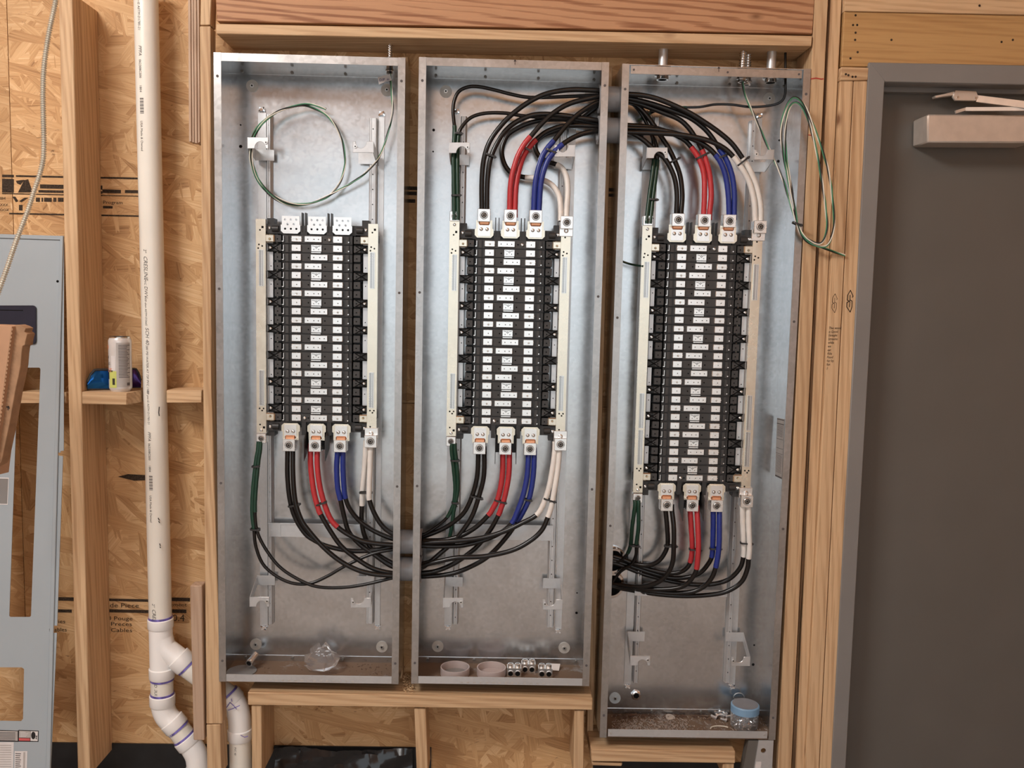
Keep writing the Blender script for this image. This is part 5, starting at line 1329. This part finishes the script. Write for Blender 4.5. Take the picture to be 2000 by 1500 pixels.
sg = thing('sunglasses', at(222, 758, .085), 'sunglasses with blue mirrored lenses behind the drink can', 'sunglasses')
def lens(x0, x1, y0, y1, Y0, Y1, flip):
    """curved lens shell between pixel columns x0..x1"""
    n, k = 9, 7; vs = []; fs = []
    for i in range(n):
        f = i / (n - 1); px = x0 + (x1 - x0) * f; g = f if not flip else 1 - f
        topc = y0 + (y1 - y0) * .62 * max(0, (.30 - g) / .30) ** 2
        botc = y1
        Yl = Y0 + (Y1 - Y0) * (1 - g)
        for j in range(k):
            t = j / (k - 1); vs.append(at(px, topc + (botc - topc) * t, Yl - .005 * math.sin(PI * t)))
    for i in range(n - 1):
        for j in range(k - 1): fs.append((i * k + j, (i + 1) * k + j, (i + 1) * k + j + 1, i * k + j + 1))
    mbx = MB().add(vs, fs)
    m2 = [tuple(V(v) + V((0, .0022, 0))) for v in vs]; b = len(vs)
    mbx.add(m2, [tuple(reversed(f)) for f in fs])
    top_edge = [V(vs[i * k]) for i in range(n)]; bot_edge = [V(vs[i * k + k - 1]) for i in range(n)]
    return mbx, top_edge, bot_edge
lm, te, be = lens(171, 226, 722, 760, .070, .026, False); lm.build('lens', M['lens'], sg)
MB().tube(te, .0036, 8).tube(be, .0022, 8).tube([te[0], V((te[0].x - .004, te[0].y + .005, te[0].z - .012)), be[0]], .002, 8).build('frame', M['blackp'], sg)
lm, te, be = lens(238, 275, 720, 757, .072, .088, True); lm.build('lens', M['lens_p'], sg, label='purple-reflecting right lens')
MB().tube(te, .0028, 8).tube(be, .0016, 8).build('frame', M['blackp'], sg)
MB().tube([at(224, 726, .066), at(233, 728, .07), at(242, 724, .066)], .003, 8).build('bridge', M['blackp'], sg)
MB().tube([at(171, 744, .027), at(176, 747, .045), at(196, 750, .10)], .0022, 8).build('temple_arm', M['blackp'], sg)

# ================================================================== LOOSE THINGS LYING IN THE ENCLOSURES
z2 = ENC[1]['zb'] + TH; z1 = ENC[0]['zb'] + TH; z3 = ENC[2]['zb'] + TH
def floor_pt(px, py, z):
    d = ray(px, py); return CAM + d * ((z - CAM.z) / d.z)
def cup(px, py_base, r, h, base, label):
    c = floor_pt(px, py_base, z2); c = V((c.x, min(max(c.y, r + .006), ED - r - .006), z2))
    t = thing('plastic_dish', c, label, 'plastic dish', 'round plastic dishes')
    MB().lathe(c, (0, 0, 1), [(r - .003, .0002), (r, .0002), (r, h), (r - .003, h)], 40, 0, True).build('wall', M['cap'], t)
    if base: MB().cyl(c + V((0, 0, .0004)), (0, 0, 1), r - .003, .002, 36).build('disc', M['cap'], t)
    else: MB().cyl(c + V((0, 0, .0004)), (0, 0, 1), r - .004, .0008, 36).build('disc', M['milky'], t)
    return t
cup(888.5, 1316, .0425, .022, False, 'round translucent plastic dish, left one on the middle enclosure floor')
cup(959.5, 1317, .0425, .022, True, 'round pinkish plastic dish with solid base, right one on the middle floor')
def spare(px, py, label, tilt=0.0):
    c = floor_pt(px, py, z2); c.y = min(max(c.y, .02), ED - .05)
    t = thing('spare_lug', c, label, 'cable lug', 'spare double cable lugs')
    w, d, h = .041, .03, .027
    mb = MB().box(c.x - w / 2, c.x + w / 2, c.y, c.y + d, z2, z2 + h)
    for s in (-1, 1):
        p = (c.x + s * w * .25, c.y, z2 + h * .42)
        mb.ring(p, (0, -1, 0), .0072, .0092, .0022, 18, 0); mb.cyl(p, (0, -1, 0), .0072, .0006, 16, 1)
    mb.build('body', [M['tin'], M['hole']], t, bevel=0)
    for s in (-1, 1):
        MB().lathe((c.x + s * w * .25, c.y + d * .5, z2 + h), (0, 0, 1), [(.0085, 0), (.0085, .008), (.005, .0085), (.005, .004)], 16).build('set_screw', M['zinc'], t)
spare(1004, 1323, 'spare double cable lug, nearest the plastic dishes in the middle enclosure')
spare(1032, 1315, 'spare double cable lug between two others in the middle enclosure')
spare(1065, 1324, 'spare double cable lug, rightmost of three beside the paper scrap')
c = floor_pt(1086, 1309, z2)
sc = MB().prism([(c.x - .016, c.y - .006, z2 + .002), (c.x + .008, c.y - .008, z2 + .002), (c.x + .013, c.y + .012, z2 + .014), (c.x - .016, c.y + .014, z2 + .014)], (0, .0004, .0006)).build('paper_scrap', M['label_w']); tag(sc, 'folded scrap of white paper right of the spare cable lugs', 'paper')
# left enclosure: flat milky disc, threaded coupling, clear bag
c = floor_pt(472, 1310, z1)
pd = MB().lathe((c.x + .002, .062, z1), (0, 0, 1), [(.001, .0022), (.030, .0022), (.040, .003), (.042, .003), (.042, 0), (.001, 0)], 40).build('plastic_disc', M['milky']); tag(pd, 'flat milky plastic disc in the left corner of the left enclosure floor', 'plastic disc')
a, b = at(486, 1296, .065), at(500, 1278, .105)
cp = thing('threaded_coupling', a, 'short chrome coupling tilted in the left corner of the left enclosure', 'coupling')
ax_ = (b - a)
MB().lathe(a, ax_, [(.0075, 0), (.0105, 0), (.0105, .012), (.0095, .014), (.0095, ax_.length), (.0075, ax_.length)], 18, 0, True).build('sleeve', M['chrome'], cp)
MB().cyl(a + ax_.normalized() * .002, ax_, .0076, .0006, 14).build('bore', M['hole'], cp)
random.seed(5)
bc = floor_pt(627, 1313, z1)
n, k = 10, 6; vs = []; fs = []
for i in range(k):
    f = i / (k - 1)
    rx, ry = .046 * (math.sin(PI * (f * .80 + .12)) ** .7), .040 * (math.sin(PI * (f * .86 + .10)) ** .8)
    for j in range(n):
        a = 2 * PI * j / n; w = 1 + random.uniform(-.28, .28)
        vs.append((bc.x + rx * w * math.cos(a) + (f - .5) * .01, min(.075 + ry * w * math.sin(a), ED - .006), z1 + .001 + f * .074 * (1 + random.uniform(-.08, .08)) + (.012 * math.sin(a * 3 + i) if f > .2 else 0)))
fs = [(i * n + j, i * n + (j + 1) % n, (i + 1) * n + (j + 1) % n, (i + 1) * n + j) for i in range(k - 1) for j in range(n)] + [tuple(range((k - 1) * n, k * n))]
bag = MB().add(vs, fs).build('plastic_bag', M['film'], flat=True); tag(bag, 'crumpled clear plastic bag on the floor of the left enclosure', 'plastic bag')
# right enclosure: jar of screws and scattered bits
jr = .0405
jt = at(1455.5, 1374.5, .075)
jx = jt.x; jz = z3
JH = jt.z - z3
jar = thing('screw_jar', (jx, .075, z3), 'clear jar of screws with a blue lid in the right enclosure corner', 'jar')
MB().lathe((jx, .075, z3), (0, 0, 1), [(.036, .001), (jr, .004), (jr, JH - .026), (jr - .004, JH - .022), (jr - .006, JH - .022), (jr - .003, JH - .028), (jr - .003, .005), (.034, .003)], 32, 0, True).build('glass', M['clear'], jar)
MB().lathe((jx, .075, z3 + JH - .024), (0, 0, 1), [(jr - .002, 0), (jr + .001, .001), (jr + .001, .021), (jr - .001, .0235), (jr - .004, .024)], 40).build('lid', M['lid_blue'], jar)
MB().cyl((jx, .075, z3 + JH - .0002), (0, 0, 1), jr - .003, .0008, 36).build('lid_top', M['lid_top'], jar)
random.seed(21); mb = MB()
for i in range(170):
    a = random.uniform(0, 2 * PI); rad = (jr - .009) * math.sqrt(random.random()); z = z3 + .006 + random.random() * max(.012, JH - .040)
    d = V((random.uniform(-1, 1), random.uniform(-1, 1), random.uniform(-.6, .6))).normalized() * .011
    c = V((jx + rad * math.cos(a), .075 + rad * math.sin(a), z)); A = c - d; Bq = c + d
    for q in (A, Bq):
        rv = V((q.x - jx, q.y - .075, 0))
        if rv.length > jr - .006: rv = rv.normalized() * (jr - .006); q.x, q.y = jx + rv.x, .075 + rv.y
        q.z = max(q.z, z3 + .005)
    mb.tube([A, Bq], .0017, 6); mb.cyl(Bq, (Bq - A), .0034, .0022, 8)
o = mb.build('screws', M['chrome'], jar); o['kind'] = 'stuff'
rg = MB().tube([at(1450 - 14 + 0, 1366, ED - .02)] + [at(1443 + 10.5 * math.cos(a), 1362 - 8.5 * math.sin(a), ED - .02) for a in [PI + .2 - i * (PI + .4) / 12 for i in range(13)]], .0015, 8).build('jar_handle', M['zinc'], jar)
# dirt and loose hardware on its floor
random.seed(8); mb = MB()
for i in range(900):
    px = random.uniform(1195, 1345) if i % 3 else random.uniform(1195, 1500); py = random.gauss(1421, 8) if i % 3 else random.uniform(1396, 1430)
    c = floor_pt(px, py, z3)
    if not (.008 < c.y < ED - .008): continue
    a = random.uniform(0, PI); l = random.uniform(.001, .005)
    mb.bar(c + V((-math.cos(a) * l, -math.sin(a) * l, .0006)), c + V((math.cos(a) * l, math.sin(a) * l, .001 + random.random() * .0025)), .0016, .0006)
dd = mb.build('metal_shavings', M['fluff']); dd['kind'] = 'stuff'; tag(dd, 'grey shavings and dirt strewn over the right enclosure floor', 'shavings')
mb = MB()
for i in range(420):
    px = random.uniform(1195, 1430); py = random.gauss(1397, 4); c = floor_pt(px, py, z3)
    if not (.008 < c.y < ED - .008): continue
    a = random.uniform(0, PI); l = random.uniform(.002, .008)
    mb.bar(c + V((-math.cos(a) * l, -math.sin(a) * l, .0006)), c + V((math.cos(a) * l, math.sin(a) * l, .001 + random.random() * .003)), .0014, .001)
dd = mb.build('rusty_debris', M['rust']); dd['kind'] = 'stuff'; tag(dd, 'dark rusty debris along the back of the right enclosure floor', 'debris')
def fl(px, py): 
    c = floor_pt(px, py, z3); c.y = min(max(c.y, .012), ED - .012); return c
c = fl(1309, 1402)
o = MB().lathe(c + V((0, 0, .001)), (.1, -.25, 1), [(.001, 0), (.0145, 0), (.0145, .0016), (.001, .0016)], 24).build('knockout_disc', M['dull_disc']); tag(o, 'round steel knockout disc on the right enclosure floor', 'disc')
c = fl(1268, 1409)
o = MB().ring(c, (.1, -.6, 1), .0024, .0052, .0035, 6).build('loose_nut', M['zinc']); tag(o, 'small bright nut on the right enclosure floor left of the steel disc', 'nut')
c = fl(1410, 1429); pts = [c + V((.030 * math.cos(a), .020 * math.sin(a) + .012, .0016)) for a in [PI * .95 - i * PI * .75 / 14 for i in range(15)]]
o = MB().tube(pts, .0018, 8).build('plastic_ring', M['wire_white']); tag(o, 'thin cream plastic ring half visible at the front of the right enclosure', 'ring')
for i, (px, py, an) in enumerate(((1399, 1396, .3), (1397, 1404, 2.2), (1412, 1401, 1.2), (1416, 1409, 2.6), (1410, 1393, .8), (1420, 1402, .1))):
    c = fl(px, py) + V((0, 0, .0045)); d = V((math.cos(an), math.sin(an) * .5, .15))
    t = thing('loose_bolt', c, 'short grey bolt, %s of the heap beside the screw jar' % ('leftmost at the back', 'leftmost at the front', 'middle one', 'nearest at the right', 'farthest back', 'rightmost, touching the jar side')[i], 'bolt', 'heap of short grey bolts')
    MB().cyl(c, d, .0036, .014, 10).build('shank', M['galv_rail'], t); MB().cyl(c, -d, .0068, .005, 6).build('head', M['galv_rail'], t)
for i, (px, py) in enumerate(((1221, 1394), (1228, 1399))):
    c = fl(px, py) + V((0, 0, .003))
    t = thing('loose_screw', c, ('long brown screw lying against the back, left part of the right enclosure', 'long brown screw, the nearer of two lying on the right enclosure floor')[i], 'screw', 'long loose screws')
    MB().tube([c, c + V((.030, .003, 0))], .0019, 8).build('shank', M['rust'], t); MB().cyl(c + V((.030, .003, 0)), (1, .1, 0), .0042, .003, 10).build('head', M['rust'], t)
# sawdust and chips on the shelf below the gap
random.seed(4); mb = MB()
zs_ = at(800, 1363, -.002).z + .0005
for i in range(420):
    px = random.gauss(797, 12) if i % 4 else random.uniform(690, 850); y = random.uniform(.01, .12) if abs(px - 797) < 20 else random.uniform(.004, .05)
    X = at(px, 1345, y).x; l = random.uniform(.001, .0042); a = random.uniform(0, PI); c = V((X, y, zs_ + random.random() * (.018 if abs(px - 797) < 10 else .002)))
    mb.bar(c + V((-math.cos(a) * l, -math.sin(a) * l, 0)), c + V((math.cos(a) * l, math.sin(a) * l, .001)), .002, .0012)
o = mb.build('sawdust', M['chips']); o['kind'] = 'stuff'; tag(o, 'sawdust and wood chips on the shelf board between the enclosures', 'sawdust')
# dark grime on the left enclosure floor
mb = MB()
for i in range(70):
    px = random.gauss(735, 22) if i % 3 else random.uniform(500, 765); py = random.uniform(1296, 1318); c = floor_pt(px, py, z1)
    if not (.008 < c.y < ED - .008): continue
    mb.cyl(c, (random.uniform(-.3, .3), random.uniform(-.3, .3), 1), random.uniform(.0008, .003), .001, 5)
o = mb.build('dirt_crumbs', M['rust']); o['kind'] = 'stuff'; tag(o, 'dark dirt crumbs on the left enclosure floor', 'dirt')

# ================================================================== STEEL STRUT, LOWER RIGHT
ss = thing('steel_strut', at(1485, 1500, .02), 'galvanized slotted steel strut under the right enclosure beside the studs', 'strut')
c = at(1491, 1466, -.0)
hole_ = [c + V((.0075 * math.cos(a), 0, .0075 * math.sin(a))) for a in [2 * PI * i / 16 for i in range(16)]]
MB().holed([at(x, y, 0) for x, y in ((1482, 1446), (1511, 1446), (1507, 1520), (1470, 1520))], [hole_], (0, .004, 0)).build('web', M['galv_rail'], ss)
MB().prism([at(x, y, .004) for x, y in ((1462, 1446), (1482, 1446), (1470, 1520), (1448, 1520))], (0, .03, 0)).build('leg', M['steel_grey'], ss)
mb = MB().prism([at(x, y, -.0004) for x, y in ((1477, 1488), (1487, 1488), (1486, 1500), (1475, 1500))], (0, .0004, 0)); mb.build('sticker', M['label_w'], ss)
# glossy black plastic sheet bunched behind the lower studs
random.seed(3); vs = []; fs = []; nx, nz = 34, 8
x0, x1 = at(537, 1480, .13).x, at(806, 1480, .13).x; za, zb2 = at(650, 1459, .13).z, at(650, 1530, .13).z
for j in range(nz):
    for i in range(nx):
        f = i / (nx - 1); g = j / (nz - 1)
        vs.append((x0 + (x1 - x0) * f, .118 + .016 * math.sin(f * 9 + g * 4) * math.sin(g * 5 + f * 3) + random.uniform(-.004, .004), za + (zb2 - za) * g + .004 * math.sin(f * 14)))
fs = [(j * nx + i, j * nx + i + 1, (j + 1) * nx + i + 1, (j + 1) * nx + i) for j in range(nz - 1) for i in range(nx - 1)]
bs = MB().add(vs, fs).build('plastic_sheet', plain('glossy_black_sheet', (.015, .015, .016), .16)); tag(bs, 'glossy black plastic sheet between the short studs under the shelf', 'plastic sheet')
